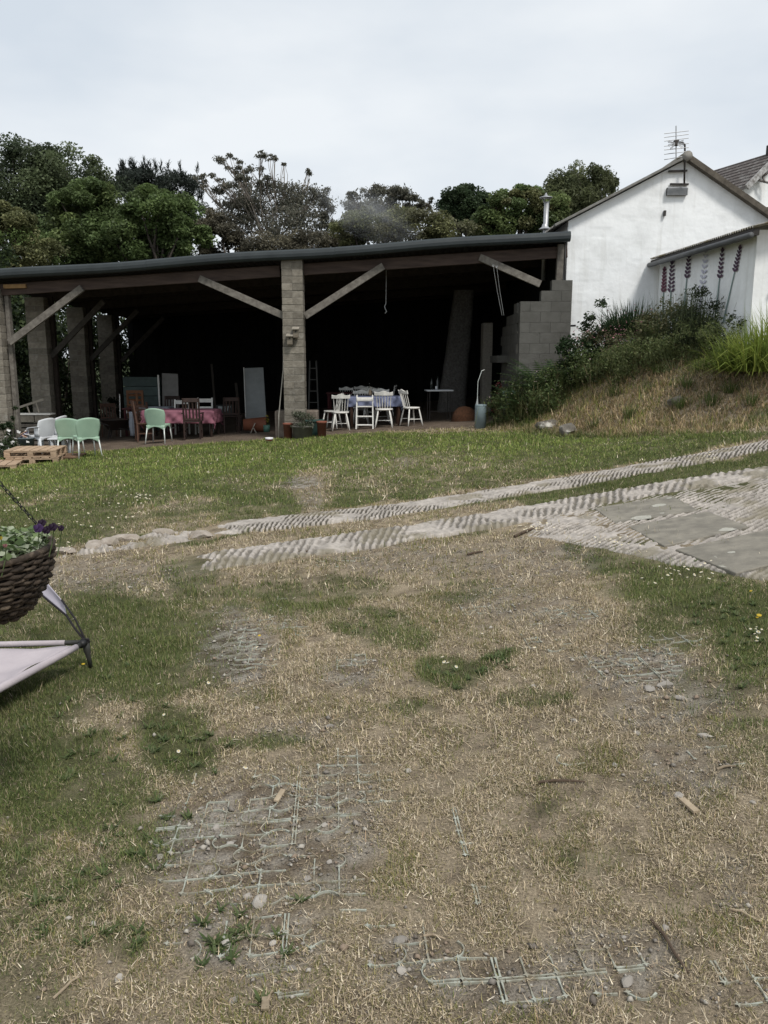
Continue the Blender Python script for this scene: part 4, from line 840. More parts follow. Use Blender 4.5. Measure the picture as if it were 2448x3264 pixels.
def fern(name, label, pos, nf, L, cols, group=None):
    root = empty(name, pos); tag(root, label, 'fern', group); parts = []
    for i in range(nf):
        a = rng.uniform(0, 2 * np.pi); le = rng.uniform(.2, .9); Lf = L * rng.uniform(.7, 1.1); k = 16; f = np.linspace(.15, 1, k); th = le + f * .9
        s = np.cumsum(np.stack([np.sin(th), np.cos(th)], 1) * Lf / k, 0); C = np.stack([np.cos(a) * s[:, 0], np.sin(a) * s[:, 0], s[:, 1]], 1); wv = Lf * .20 * np.sin(np.pi * np.clip(f * .9 + .08, 0, 1)) ** .7
        sdv = np.array([-np.sin(a), np.cos(a), 0]); tan = np.gradient(C, axis=0); tan /= np.linalg.norm(tan, axis=1, keepdims=True)
        for sg in (-1, 1):
            tip = C + sdv * sg * wv[:, None] + tan * Lf * .03 - np.array([0, 0, 1]) * (wv * .15)[:, None]; hw_ = tan * Lf * .022
            V = np.stack([C - hw_, C + hw_, tip], 1).reshape(-1, 3); F = np.arange(3 * k).reshape(-1, 3); col = np.repeat(mixcol(cols, k) * rng.uniform(.8, 1.2, (k, 1)), 3, 0); parts.append((V, F, col))
    V, F, C = merge(parts); link('fronds', npmesh('fronds', V, F, LEAF, C), root); return root
def bk(u, Y, dz=0): p = fl(u, Y); p.z += dz - .02; return p
fc = [(.05, .085, .036), (.065, .105, .042), (.04, .068, .03)]
fern('fern', 'big dark fern against the stepped block wall', bk(1735, 17.7), 60, 1.15, fc); fern('fern', 'smaller dark fern left of the big wall fern', bk(1672, 17.6), 40, 1.0, fc)
fern('fern', 'fern below the corner of the white gable', bk(1800, 17.2), 30, .8, fc)
bush('leafy_shrub', 'dark upright shrub in front of the gable corner', bk(1850, 17.0), .42, 1.15, 1500, .085, [(.028, .05, .022), (.04, .065, .03)], 'shrub', top=.3)
bush('leafy_shrub', 'small dark shrub with a tall spike by the white gable', bk(1905, 16.9), .3, .95, 900, .08, [(.03, .05, .025), (.05, .075, .035)], 'shrub', top=.6)
clump('dark_flax_clump', 'dense dark spiky clump at foot of the white gable', bk(2010, 17.0, .3), 700, .75, .022, [(.024, .042, .02), (.032, .055, .024)], .24, (.05, 1.0))
bush('olive_shrub', 'brownish olive shrub below the first painted lavender', bk(2120, 15.6), .5, 1.05, 1800, .06, [(.11, .115, .055), (.13, .12, .06), (.09, .098, .045)], 'shrub')
bush('grey_green_shrub', 'grey green lavender like shrub below the pale painted stem', bk(2215, 15.2), .38, 1.0, 1700, .07, [(.045, .062, .03), (.06, .075, .04)], 'shrub', asp=.25, up=-.2, top=.2)
clump('upright_sage_clump', 'upright grey green stems below the middle painted stems', bk(2180, 15.5, .15), 420, .95, .012, [(.06, .08, .04), (.08, .095, .05)], .28, (.02, .3), curl=.3)
bush('pale_flower_shrub', 'loose shrub with tiny pale flowers under the right painted stem', bk(2300, 14.4), .32, .8, 800, .06, [(.06, .08, .035)], 'shrub', flowers=(40, .03, [(.6, .6, .58)]))
clump('montbretia_clump', 'bright yellow green clump of arching sword leaves', bk(2410, 13.2, -.02), 900, .80, .017, [(.20, .26, .05), (.25, .29, .065), (.15, .20, .045)], .22, (.05, 1.45), curl=.9)
clump('montbretia_clump', 'second sword leaved clump beside the arching bright one', bk(2490, 13.1, -.02), 500, .95, .020, [(.20, .26, .05), (.23, .27, .06)], .24, (.05, 1.45), curl=.9)
clump('montbretia_clump', 'low sword leaved clump in front of the pale flower shrub', bk(2340, 13.5, .05), 260, .6, .018, [(.10, .15, .03), (.12, .17, .035)], .18, (.2, 1.2), curl=1.0)
for i, (u, v) in enumerate([(1900, 1180), (1950, 1165), (2000, 1160), (1860, 1165), (1925, 1130), (1985, 1130), (1840, 1130), (1895, 1115), (2030, 1120)]):
    bush('pink_campion', 'loose pink flowered campion on the shrubby bank', gp(u, v), .42, .8, 800, .055, [(.10, .13, .055), (.14, .145, .075), (.17, .13, .085)], 'plant', 'pink campions on the bank', flowers=(80, .036, [(.5, .22, .28), (.42, .17, .22), (.6, .36, .38)]), asp=.35, top=.2)
BRL = ['tangled bramble ' + q for q in ('leaning over the blue grey churn', 'behind the churn, under the block wall', 'below the smaller wall fern', 'in front of the big wall fern', 'in front of the big fern, next to the lichened rock', 'below the fern at the gable corner', 'rooted against the side block wall', 'spreading down to the lichened flat rock', 'above the blocky dark rock', 'between the gable fern and the campions', 'in front of the pink campions', 'above the two rocks on the bank foot', 'right beside the churn on the lawn edge', 'in front of the campions, edging the dry slope', 'between campions and the upper bank weeds', 'reaching into the shed past the churn')]
for i, (u, v) in enumerate([(1618, 1345), (1640, 1325), (1660, 1300), (1705, 1300), (1745, 1290), (1790, 1265), (1630, 1300), (1670, 1335), (1720, 1325), (1830, 1235), (1870, 1215), (1770, 1300), (1612, 1318), (1905, 1215), (1950, 1190), (1600, 1300)]):
    p = gp(u, v); p.z -= .02
    br_ = bush('bramble', BRL[i], p, .42, .5, 900, .058, [(.08, .12, .042), (.11, .15, .055), (.155, .185, .075), (.06, .09, .034)], 'bramble', 'brambles along the bank foot', flowers=(12, .03, [(.5, .38, .38)]), asp=.42, top=.5, spread=.26)
    k = 90; P = np.stack([rng.normal(0, .22, k), rng.normal(0, .2, k), np.zeros(k)], 1); V, F, C = blade_arrays(P, rng.uniform(.3, .75, k), .010, mixcol([(.10, .13, .045), (.14, .155, .06), (.22, .19, .10)], k), rng.uniform(.1, .8, k)); gs = link('grass_stems', npmesh('grass_stems', V, F, LEAF, C), br_); gs['kind'] = 'stuff'
for i, (u, v) in enumerate([(2050, 1165), (2100, 1140), (2150, 1120), (2200, 1100), (2060, 1110), (2250, 1110), (2010, 1150), (2290, 1090), (2120, 1080), (1960, 1110), (2180, 1150), (2030, 1200), (2090, 1180), (1990, 1210), (2230, 1150), (2290, 1140), (1960, 1235), (2140, 1190)]):
    bush('bank_weed', 'straggly green weed clump on the upper bank', gp(u, v), .4, .6, 900, .055, [(.13, .165, .06), (.165, .18, .08), (.105, .135, .055)], 'weed', 'weeds on the upper bank', asp=.3, up=-.1, top=.3)
bush('fuchsia_bush', 'red flowered bush by the block wall corner', bk(1577, 18.3), .16, .95, 420, .05, [(.03, .045, .02)], 'bush', flowers=(90, .045, [(.22, .035, .05), (.3, .12, .12)]))
for (u, v) in ((2190, 1235), (2265, 1290), (2170, 1300), (1890, 1365), (2330, 1250), (2100, 1190), (2010, 1330), (2240, 1180), (2330, 1180), (2400, 1290), (1960, 1260)):
    p = gp(u, v); clump('grass_tuft', 'short green grass tuft on the dry bank', p, 70, .26, .012, [(.075, .11, .03), (.10, .13, .045)], .06, (.1, .7), 'grass tuft', 'grass tufts on the dry bank')
bush('russet_creeper', 'russet leaved creeper showing behind the house verge', Vector((at(2432, 655, 22).x, 22, 1.8)), .5, 4.0, 900, .11, [(.11, .055, .03), (.05, .055, .025)], 'creeper')
# ivy on the front corner column and plants at its foot
bush('ivy', 'dark ivy climbing the corner block column', bk(52, 18.15), .14, 1.1, 500, .05, [(.025, .04, .018), (.035, .055, .022)], 'ivy', top=.2)
bush('marguerite', 'bush of white marguerites beside the stacked pallets', bk(25, 17.3), .42, .5, 700, .06, [(.03, .05, .022), (.04, .06, .025)], 'flowers', flowers=(34, .085, [(.8, .8, .78)]))
bush('leafy_weed', 'leafy weed at the corner column beside the marguerites', bk(28, 17.9), .2, .8, 400, .07, [(.03, .05, .022)], 'plant')
bush('tall_weed', 'green weed growing between the second and third columns', bk(240, 22.4), .3, .9, 500, .06, [(.05, .08, .03), (.07, .10, .04)], 'plant', asp=.3)
bush('tall_weed', 'dark weed growing at the foot of the last column', bk(352, 26.2), .35, 1.3, 600, .08, [(.02, .032, .015)], 'plant')
# smoke drifting over the roof
sm = MB()
def smf(s, t):
    a_ = s * 2 * math.pi; b_ = t * math.pi; return Vector((math.sin(b_) * math.cos(a_), math.sin(b_) * math.sin(a_), math.cos(b_)))
sm.grid(smf, 24, 14)
sp = at(1165, 672, 31.5); so_ = sm.build('smoke', mat('dummy', (.5, .5, .5, 1)), None); so_.location = sp; so_.scale = (2.3, 1.0, 1.05); so_.rotation_euler = (0, R(28), 0)
vm = bpy.data.materials.new('smoke_volume'); vm.use_nodes = True; t = vm.node_tree; t.nodes.clear(); mo = t.nodes.new('ShaderNodeOutputMaterial'); pv = t.nodes.new('ShaderNodeVolumePrincipled'); pv.inputs['Color'].default_value = (.88, .91, .95, 1)
tcn = t.nodes.new('ShaderNodeTexCoord'); ns = t.nodes.new('ShaderNodeTexNoise'); ns.inputs['Scale'].default_value = 1.6; ns.inputs['Detail'].default_value = 5; t.links.new(tcn.outputs['Object'], ns.inputs['Vector'])
ln = t.nodes.new('ShaderNodeVectorMath'); ln.operation = 'LENGTH'; t.links.new(tcn.outputs['Object'], ln.inputs[0])
fa = t.nodes.new('ShaderNodeMapRange'); fa.inputs['From Min'].default_value = 1.0; fa.inputs['From Max'].default_value = .2; t.links.new(ln.outputs['Value'], fa.inputs[0])
nr = t.nodes.new('ShaderNodeMapRange'); nr.inputs['From Min'].default_value = .42; nr.inputs['From Max'].default_value = .75; t.links.new(ns.outputs['Fac'], nr.inputs[0])
mu = t.nodes.new('ShaderNodeMath'); mu.operation = 'MULTIPLY'; t.links.new(fa.outputs[0], mu.inputs[0]); t.links.new(nr.outputs[0], mu.inputs[1]); m2 = t.nodes.new('ShaderNodeMath'); m2.operation = 'MULTIPLY'; m2.inputs[1].default_value = .55; t.links.new(mu.outputs[0], m2.inputs[0]); t.links.new(m2.outputs[0], pv.inputs['Density']); t.links.new(pv.outputs[0], mo.inputs['Volume'])
so_.data.materials.clear(); so_.data.materials.append(vm); tag(so_, 'thin bluish smoke drifting in front of the trees', 'smoke', kind='stuff')
# ------------------------------------------------------------------ furniture
WPAINT = mat('white_paint_wood', (.80, .79, .75, 1), (.68, .67, .63, 1), 14, .6, .1, rnd=.05)
WPLAS = mat('white_plastic', (.62, .64, .66, 1), (.54, .56, .58, 1), 5, .45)
GPLAS = mat('sage_green_plastic', (.33, .47, .36, 1), (.28, .41, .31, 1), 4, .5, rnd=.06)
ALU = mat('pale_metal_leg', (.66, .70, .67, 1), (.55, .58, .56, 1), 8, .4, metal=.2)
BRN = mat('brown_wood', (.115, .062, .042, 1), (.065, .035, .025, 1), 9, .7, .15, stretch=(1, 1, .3), rnd=.2)
DKB = mat('dark_stained_wood', (.045, .026, .02, 1), (.025, .015, .012, 1), 9, .6, rnd=.2)
ORW = mat('orange_wood', (.21, .095, .045, 1), (.13, .058, .03, 1), 9, .7, .15)
PALW = mat('pallet_wood', (.46, .34, .235, 1), (.30, .215, .145, 1), 7, .9, .3, 30, rnd=.18, stretch=(1, 3, 3))
TERR = mat('terracotta', (.22, .08, .05, 1), (.15, .055, .037, 1), 8, .85, .15)
def K(root, name, mt, bevel=0, smooth=False, solid=0):
    def f(m, parent=None): return m.build(name, mt, parent or root, bevel=bevel, smooth=smooth, solid=solid)
    return f
def spindle_chair(loc, rz, label, group=None, back_only=False, mt=None):
    mt = mt or WPAINT; r = empty('spindle_chair', loc, rz); tag(r, label, 'chair', group); sh_ = .43
    m = MB(); m.lathe([(0, sh_ - .02), (.19, sh_ - .02), (.212, sh_), (.205, sh_ + .018), (.12, sh_ + .012), (0, sh_ + .010)], 22); m.v = [(x, y * (.95 if y > 0 else .98), z) for x, y, z in m.v]; m.build('seat', mt, r, smooth=True)
    for sx in (-1, 1):
        for sy in (-1, 1):
            m = MB(); a = Vector((sx * .13, sy * .13, sh_ - .01)); b = Vector((sx * .205, sy * .20, 0)); m.tube([a, a.lerp(b, .3), a.lerp(b, .6), b], [.013, .019, .020, .012], 8); m.build('leg', mt, r, smooth=True)
        m = MB(); m.tube([(sx * .175, -.165, .165), (sx * .175, .165, .165)], .010, 6); m.build('stretcher', mt, r)
    m = MB(); m.tube([(-.175, 0, .165), (.175, 0, .165)], .010, 6); m.build('stretcher', mt, r)
    for k in range(6):
        x = -.155 + k * .062; m = MB(); a = Vector((x * .95, -.165 + abs(x) * .25, sh_)); b = Vector((x * 1.12, -.27 + abs(x) * .25, .79)); m.tube([a, a.lerp(b, .4), b], [.008, .010, .007], 6); m.build('spindle', mt, r)
    m = MB()
    def cr(s, t):
        x = (s - .5) * .43; y = -.275 + abs(x) * .25; wave = .022 * math.cos((s - .5) * 2 * math.pi * 1.5) ; return Vector((x, y - t * .02, .77 + t * (.085 + wave)))
    m.grid(cr, 17, 4); m.build('crest_rail', mt, r, solid=.022)
    return r
def table(loc, rz, L, Wd, H, label, mt, legs=True, round_=False, name='table', thick=.03):
    r = empty(name, loc, rz); tag(r, label, 'table'); m = MB()
    m.box((0, 0, H - thick / 2), (L, Wd, thick)); m.build('table_top', mt, r, bevel=.006)
    for sx in (-1, 1):
        for sy in (-1, 1):
            m = MB(); m.beam((sx * (L / 2 - .08), sy * (Wd / 2 - .07), 0), (sx * (L / 2 - .07), sy * (Wd / 2 - .06), H - thick), .05, .05); m.build('leg', mt, r, bevel=.004)
    return r
def cloth(loc, rz, L, Wd, H, drop, label, mt, corner=.16, name='tablecloth'):
    m = MB(); n = 56; 
    def f(s, t):
        u = (s - .5) * (L + 2 * drop); v = (t - .5) * (Wd + 2 * drop); ox = max(abs(u) - L / 2, 0); oy = max(abs(v) - Wd / 2, 0); d = math.hypot(ox, oy) if ox and oy else ox + oy
        x = max(-L / 2, min(L / 2, u)); y = max(-Wd / 2, min(Wd / 2, v)); fold = .025 * math.sin((u + v) * 17) * min(d / .15, 1) + .015 * math.sin((u - v) * 29) * min(d / .15, 1)
        sg = lambda q: (q > 0) - (q < 0)
        x += sg(u) * ((.02 + fold) if ox else 0) + (fold * .3 if oy else 0); y += sg(v) * ((.02 + fold) if oy else 0)
        return Vector((x, y, H + .006 - d + .004 * math.sin(u * 9) * math.cos(v * 7)))
    m.grid(f, n, n); o = m.build(name, mt, None, smooth=True, loc=loc, rot=(0, 0, rz), solid=.003); tag(o, label, 'tablecloth'); return o
# --- right bay: blue table and white spindle chairs
BL = mat('blue_check_cloth', (.19, .215, .32, 1), (.14, .16, .25, 1), 60, .9); PK = mat('rose_cloth', (.36, .155, .20, 1), (.29, .12, .16, 1), 3, .9, .1)
tp = fl(1195, 20.25); table(tp, R(3), 1.3, .78, .72, 'wooden table under the blue cloth in the right bay', BRN); cloth(tp, R(3), 1.3, .78, .72, .24, 'dark blue cloth draped over the chair ringed table', BL)
spindle_chair(fl(1085, 19.5), R(8), 'white spindle chair with its back out, left of the step stool'); spindle_chair(fl(1224, 19.55), R(-2), 'white spindle chair with its back out, right of the step stool'); spindle_chair(fl(1311, 19.75), R(-62) , 'white spindle chair set sideways at the free end of the blue table')
spindle_chair(fl(1058, 20.2), R(75), 'white spindle chair facing the left end of the blue table'); spindle_chair(fl(1150, 21.1), R(178), 'white spindle chair behind the blue table, beside the flower vase'); spindle_chair(fl(1216, 21.1), R(184), 'white spindle chair behind the blue table, right of the vase')
# white folding step stool
r = empty('step_stool', fl(1163, 19.5), R(-2)); tag(r, 'white folding step stool standing between the two white chairs', 'step stool')
for sx in (-1, 1):
    m = MB(); m.beam((sx * .20, -.12, 0), (sx * .185, .03, .80), .028, .04, up=(0, 1, 0)); m.build('front_rail', WPAINT, r, bevel=.003)
    m = MB(); m.beam((sx * .19, .30, 0), (sx * .185, .05, .74), .024, .03, up=(0, 1, 0)); m.build('rear_rail', WPAINT, r, bevel=.003)
for z, y in ((.10, -.10), (.30, -.06), (.53, -.02)):
    m = MB(); m.box((0, y + .03, z), (.40, .10, .025)); m.build('step', WPAINT, r, bevel=.004)
m = MB(); m.box((0, .05, .70), (.40, .2, .085)); m.build('top_step', WPAINT, r, bevel=.02)
# flower vase and cups on the blue table
zt = tp.z + .735
v_ = empty('flower_vase', (fl(1180, 20.3).x, 20.3, zt)); tag(v_, 'slim tan vase of pale flowers on the blue cloth', 'vase'); m = MB(); m.lathe([(0, 0), (.032, 0), (.045, .05), (.03, .12), (.034, .145)], 14); m.build('body', mat('tan_vase', (.36, .28, .19, 1), None, 8, .5), v_, smooth=True)
P = rng.normal(0, .035, (26, 3)) + np.array([0, 0, .20]); V, F, C = leaf_arrays(P, .04, mixcol([(.7, .68, .6), (.1, .13, .06), (.6, .5, .3)], 26)); link('flowers', npmesh('flowers', V, F, LEAF, C), v_)
# far table with chairs, in the dark
tq = fl(1130, 24.0); table(tq, 0, 1.6, .8, .73, 'dark red topped table deep in the right bay', mat('dark_red_top', (.09, .025, .028, 1), None, 6, .6))
for u, Y, a, lb in ((1103, 24.75, 180, 'white spindle chair behind the far red table, beside its end'), (1152, 24.75, 182, 'white spindle chair behind the far red table, further from the column'), (1182, 23.2, 5, 'white spindle chair in front of the far red table'), (1232, 24.0, 90, 'white spindle chair at the end of the far red table')): spindle_chair(fl(u, Y), R(a), lb)
# white trestle table on the right with mug and bottles
ww = fl(1398, 20.9); r = empty('trestle_table', ww, R(6)); tag(r, 'white topped folding table beside the rough pillar', 'table'); m = MB(); m.box((0, 0, .765), (.68, .42, .035)); m.build('table_top', WPLAS, r, bevel=.008)
for sx in (-1, 1):
    m = MB(); m.tube([(sx * .26, -.17, .75), (sx * .26, -.19, 0)], .012, 6); m.build('leg', IRON, r); m = MB(); m.tube([(sx * .26, .17, .75), (sx * .26, .19, 0)], .012, 6); m.build('leg', IRON, r)
m = MB(); m.tube([(-.26, -.18, .25), (.26, -.18, .25)], .008, 6); m.build('stretcher', IRON, r)
def pot(name, label, loc, prof, mt, cat, n=20, group=None):
    m = MB(); m.lathe(prof, n); o = m.build(name, mt, None, smooth=True, loc=loc); return tag(o, label, cat, group)
pot('mug', 'white mug on the white folding table', ww + Vector((-.07, -.08, .783)), [(0, 0), (.03, 0), (.033, .09), (.029, .09), (.027, .01), (0, .01)], WPLAS, 'mug')
GLS = mat('dark_glass', (.02, .025, .022, 1), None, 4, .12, spec=.6)
pot('bottle', 'dark glass bottle at the back of the white folding table', ww + Vector((-.18, .14, .783)), [(0, 0), (.04, 0), (.042, .17), (.015, .23), (.015, .30), (0, .30)], GLS, 'bottle'); pot('lantern', 'glass lantern standing behind the mug', ww + Vector((-.03, .15, .783)), [(0, 0), (.055, 0), (.055, .02), (.045, .04), (.05, .2), (.02, .26), (.022, .33), (0, .33)], GLS, 'lantern')
# dark dry bracken heap / hessian block behind the churn
bb = fl(1480, 20.3); m = MB()
def hp(s, t):
    a_ = s * 2 * math.pi; rr = (1 - t) ** .45 if t < 1 else 0; q = 1 + .18 * float(vnoise(s * 7, t * 5)); return Vector((.30 * rr * math.cos(a_) * q, .26 * rr * math.sin(a_) * q, .36 * t ** .6 if t > 0 else -.03))
m.grid(hp, 22, 9); o = m.build('bracken_heap', mat('rust_bracken', (.13, .06, .032, 1), (.065, .032, .018, 1), 25, 1, 1.0, 60), None, smooth=True, loc=bb); tag(o, 'rust brown heap of dry bracken beside the blue churn', 'bracken heap')
# blue grey churn with a stick
ch = empty('metal_churn', fl(1531, 17.85)); tag(ch, 'tall blue grey metal churn at the foot of the bank', 'churn'); BGM = mat('blue_grey_metal', (.20, .255, .275, 1), (.155, .20, .215, 1), 6, .6, .1)
m = MB(); m.lathe([(0, 0), (.125, 0), (.125, .50), (.118, .52), (.11, .52), (.108, .05), (0, .05)], 22); m.build('body', BGM, ch, smooth=True); m = MB(); m.tube([(.12 * math.cos(a_), .12 * math.sin(a_), .49) for a_ in np.linspace(0, 2 * math.pi, 21)], .009, 6); m.build('rim', BGM, ch)
st = empty('bent_wire', (ch.location.x - .05, ch.location.y, ch.location.z + .06)); m = MB(); m.tube([(0, 0, 0), (-.03, 0, .55), (-.02, .02, .95), (.06, .05, 1.18), (.12, .08, 1.2)], .006, 6); m.build('wire', ALU, st); m = MB(); m.prism([(-.07, 0, .42), (.0, 0, .42), (-.02, 0, .66)], (0, .004, 0)); m.build('paper_flag', mat('grey_paper', (.30, .32, .33, 1), None, 5, .9), st); tag(st, 'bent wire with grey paper standing in the churn', 'wire')
# pale blue tub half hidden in the bank plants
o = pot('pale_blue_tub', 'pale blue tub half hidden by ferns at the block wall', fl(1630, 18.15) + Vector((-.03, 0, .12)), [(0, 0), (.14, 0), (.18, .42), (.17, .42), (.13, .03), (0, .03)], mat('pale_blue_plastic', (.30, .38, .42, 1), None, 5, .5), 'tub')
# hanging things
m = MB(); a_ = at(1231, 862, 19.6); m.tube([a_, at(1231, 900, 19.6), at(1230, 968, 19.6)], .009, 6); hk = empty('hanging_hook', a_); m.v = [tuple(Vector(p) - a_) for p in m.v]; m.build('wire', GALV, hk); m = MB(); q = at(1230, 968, 19.6) - a_; m.tube([q, q + Vector((-.03, 0, -.06)), q + Vector((-.01, 0, -.13)), q + Vector((.02, 0, -.17)), q + Vector((-.02, 0, -.22))], .012, 6); m.build('hook', GALV, hk); tag(hk, 'single wire with a hook hanging from the front beam', 'hook')
for i, (u0, u1) in enumerate(((1572, 1600), (1583, 1606))):
    a_ = at(u0, 846 + i * 3, 18.4); b_ = at(u1, 1005, 18.6); c_ = empty('rope_line', a_); m = MB(); m.tube([(0, 0, 0), (b_ - a_) * .5 + Vector((-.01, 0, 0)), b_ - a_], .006, 5); m.build('cord', GALV, c_); m = MB(); m.tube([(.02 * math.cos(k), 0, .02 * math.sin(k) + .0) for k in np.linspace(0, 6.28, 10)], .006, 5); m.build('eye_ring', GALV, c_); tag(c_, 'thin rope with ring tied to the right hand brace', 'rope', 'cords on the brace')
# leaning pale pole, bird boxes
pa, pb_ = fl(889, 18.62), at(905, 1022, 18.42); m = MB(); pa = at(889, 1322, 18.5); mid = pa.lerp(pb_, .5) + Vector((.045, 0, 0)); m.tube([Vector((0, 0, 0)) + Vector((-.02, 0, fl(889, 18.5).z - pa.z)), Vector((0, 0, 0)), mid - pa, pb_ - pa], .013, 6); o = m.build('pale_pole', mat('pale_pole', (.52, .49, .43, 1), None, 8, .7), None, loc=pa, smooth=True); tag(o, 'thin pale pole leaning against the central column', 'pole')
BXW = mat('bird_box_wood', (.21, .185, .145, 1), (.13, .11, .085, 1), 10, .9, .2)
for (u, v, lb) in ((943, 1062, 'upper wooden bird box, fixed right of its twin on the column'), (924, 1084, 'lower wooden bird box, fixed left of its twin on the column')):
    p = at(u, v, 18.2); b_ = empty('bird_box', p); tag(b_, lb, 'bird box', 'bird boxes on the column'); m = MB(); m.box((0, 0, 0), (.115, .10, .19)); m.build('body', BXW, b_, bevel=.004); m = MB(); m.box((0, -.02, .105), (.15, .17, .022), Matrix.Rotation(.28, 3, 'X')); m.build('lid', mat('bird_box_lid', (.33, .30, .25, 1), None, 10, .9), b_, bevel=.003)
    m = MB(); m.tube([(0, -.052, .035), (0, -.049, .035)], .019, 12); m.build('entrance_hole', BLK, b_)
    m = MB(); m.box((0, .055, 0), (.05, .03, .26)); m.build('mounting_strip', BXW, b_)
# pots round the column foot
pot('terracotta_pot', 'tall terracotta pot left of the galvanised planter', fl(918, 18.12), [(0, 0), (.085, 0), (.10, .30), (.112, .30), (.112, .34), (.095, .34), (.085, .05), (0, .05)], TERR, 'pot'); pot('terracotta_pot', 'tall terracotta pot in front of the green crate', fl(1026, 18.05), [(0, 0), (.09, 0), (.105, .30), (.118, .30), (.118, .345), (.10, .345), (.09, .27), (0, .27)], TERR, 'pot')
tub = fl(966, 18.02); pot('galvanised_planter', 'oval galvanised tub planter at the column foot', tub, [(0, 0), (.19, 0), (.23, .25), (.24, .25), (.24, .265), (.21, .265), (.20, .2), (0, .2)], mat('old_zinc', (.17, .165, .14, 1), (.12, .115, .10, 1), 7, .8, .2), 'planter', 26)
bush('planter_plant', 'grey green trailing plant filling the galvanised tub', tub + Vector((0, -.02, .16)), .27, .42, 900, .05, [(.10, .115, .075), (.075, .09, .055), (.15, .155, .12)], 'plant')
r = empty('crate', fl(1004, 18.45), R(4)); tag(r, 'dark green plastic crate beside the terracotta pot', 'crate'); DG = mat('dark_green_plastic', (.018, .045, .038, 1), None, 5, .5); m = MB(); m.box((0, 0, .17), (.36, .27, .34), taper=1.06); m.build('body', DG, r, bevel=.012); m = MB()
for a_, b_ in (((-.2, -.15), (.2, -.15)), ((.2, -.15), (.2, .15)), ((.2, .15), (-.2, .15)), ((-.2, .15), (-.2, -.15))): m.beam((a_[0], a_[1], .345), (b_[0], b_[1], .345), .03, .025)
m.build('rim', mat('green_rim', (.06, .115, .10, 1), None, 5, .5), r)
# red and white bowl on the grass edge
bw_ = empty('bowl', fl(858, 17.62) + Vector((0, 0, .01))); tag(bw_, 'white and red striped enamel bowl on the grass edge', 'bowl'); m = MB(); m.lathe([(0, 0), (.055, 0), (.085, .05), (.092, .085), (.088, .085), (.08, .05), (.05, .012), (0, .012)], 22); m.build('body', mat('white_enamel', (.72, .72, .74, 1), None, 5, .4), bw_, smooth=True); m = MB(); m.lathe([(.066, .018), (.089, .052)], 22); m.build('red_band', mat('red_enamel', (.28, .05, .035, 1), None, 5, .4), bw_, smooth=True)
# --- left bay: rose table
tr = fl(585, 20.5); table(tr, R(-2), 1.75, .85, .70, 'long table under the rose cloth in the left bay', DKB); cloth(tr, R(-2), 1.75, .85, .70, .32, 'faded rose cloth draped over the long table', PK)
def ladder_chair(loc, rz, label, mt, group=None, arms=False, slats='h', name='ladder_back_chair', H=.92):
    r = empty(name, loc, rz); tag(r, label, 'chair', group); m = MB(); m.box((0, 0, .44), (.42, .40, .03)); m.build('seat', mt, r, bevel=.008)
    for sx in (-1, 1):
        m = MB(); m.beam((sx * .19, .18, 0), (sx * .185, .18, .43), .038, .038); m.build('leg', mt, r, bevel=.003)
        m = MB(); m.beam((sx * .185, -.19, 0), (sx * .185, -.19, .45), .038, .038); m.beam((sx * .185, -.19, .45), (sx * .185, -.26, H), .038, .038); m.build('leg', mt, r, bevel=.003)
        m = MB(); m.beam((sx * .187, -.18, .2), (sx * .187, .17, .2), .02, .025); m.build('stretcher', mt, r)
        if arms: 
            m = MB(); m.beam((sx * .215, -.22, .64), (sx * .235, .16, .63), .045, .028); m.build('armrest', mt, r, bevel=.006); m = MB(); m.beam((sx * .22, .14, .44), (sx * .232, .14, .625), .03, .03); m.build('arm_post', mt, r)
    yb = lambda z: -.19 - .07 * (z - .45) / (H - .45)
    if slats == 'h':
        for z, hh in ((H - .07, .10), (H - .27, .09)): m = MB(); m.box((0, yb(z), z), (.35, .018, hh), Matrix.Rotation(-.15, 3, 'X')); m.build('back_slat', mt, r, bevel=.004)
    elif slats == 'v':
        m = MB(); m.box((0, yb(H - .05), H - .05), (.38, .022, .10), Matrix.Rotation(-.15, 3, 'X')); m.build('top_rail', mt, r, bevel=.012); m = MB(); m.box((0, yb(.5), .5), (.35, .02, .04)); m.build('lower_rail', mt, r)
        for k in range(4): x = -.12 + .08 * k; m = MB(); m.beam((x, yb(.5), .5), (x, yb(H - .1), H - .1), .038, .012, up=(0, 1, 0)); m.build('back_slat', mt, r)
    elif slats == 'g':
        for k in range(5): z = .52 + k * .078; m = MB(); m.box((0, yb(z), z), (.36, .016, .066), Matrix.Rotation(-.15, 3, 'X')); m.build('back_slat', mt, r, bevel=.003)
    return r
ladder_chair(fl(576, 21.35), R(178), 'white ladder back chair behind the rose table, nearer its left end', WPAINT); ladder_chair(fl(652, 21.35), R(182), 'white ladder back chair behind the rose table, nearer its right end', WPAINT)
ladder_chair(fl(617, 19.75), R(6), 'dark slatted armchair with its back to the yard', DKB, arms=True, slats='v', name='slat_back_armchair', H=1.0)
ladder_chair(fl(462, 20.2), R(-66), 'brown wooden garden chair at the left end of the rose table', BRN, slats='g', name='garden_chair', H=1.0); ladder_chair(fl(480, 20.75), R(-30), 'brown folding garden chair beside the cabinet doors', BRN, slats='g', name='garden_chair', H=.95)
ladder_chair(fl(735, 21.0), R(20), 'dark wooden chair standing in shadow right of the rose table', DKB, slats='v', name='slat_back_chair', H=.92); ladder_chair(fl(548, 22.3), R(184), 'dark chair with rounded back beyond the white chairs', DKB, slats='v', name='slat_back_chair', H=1.0)
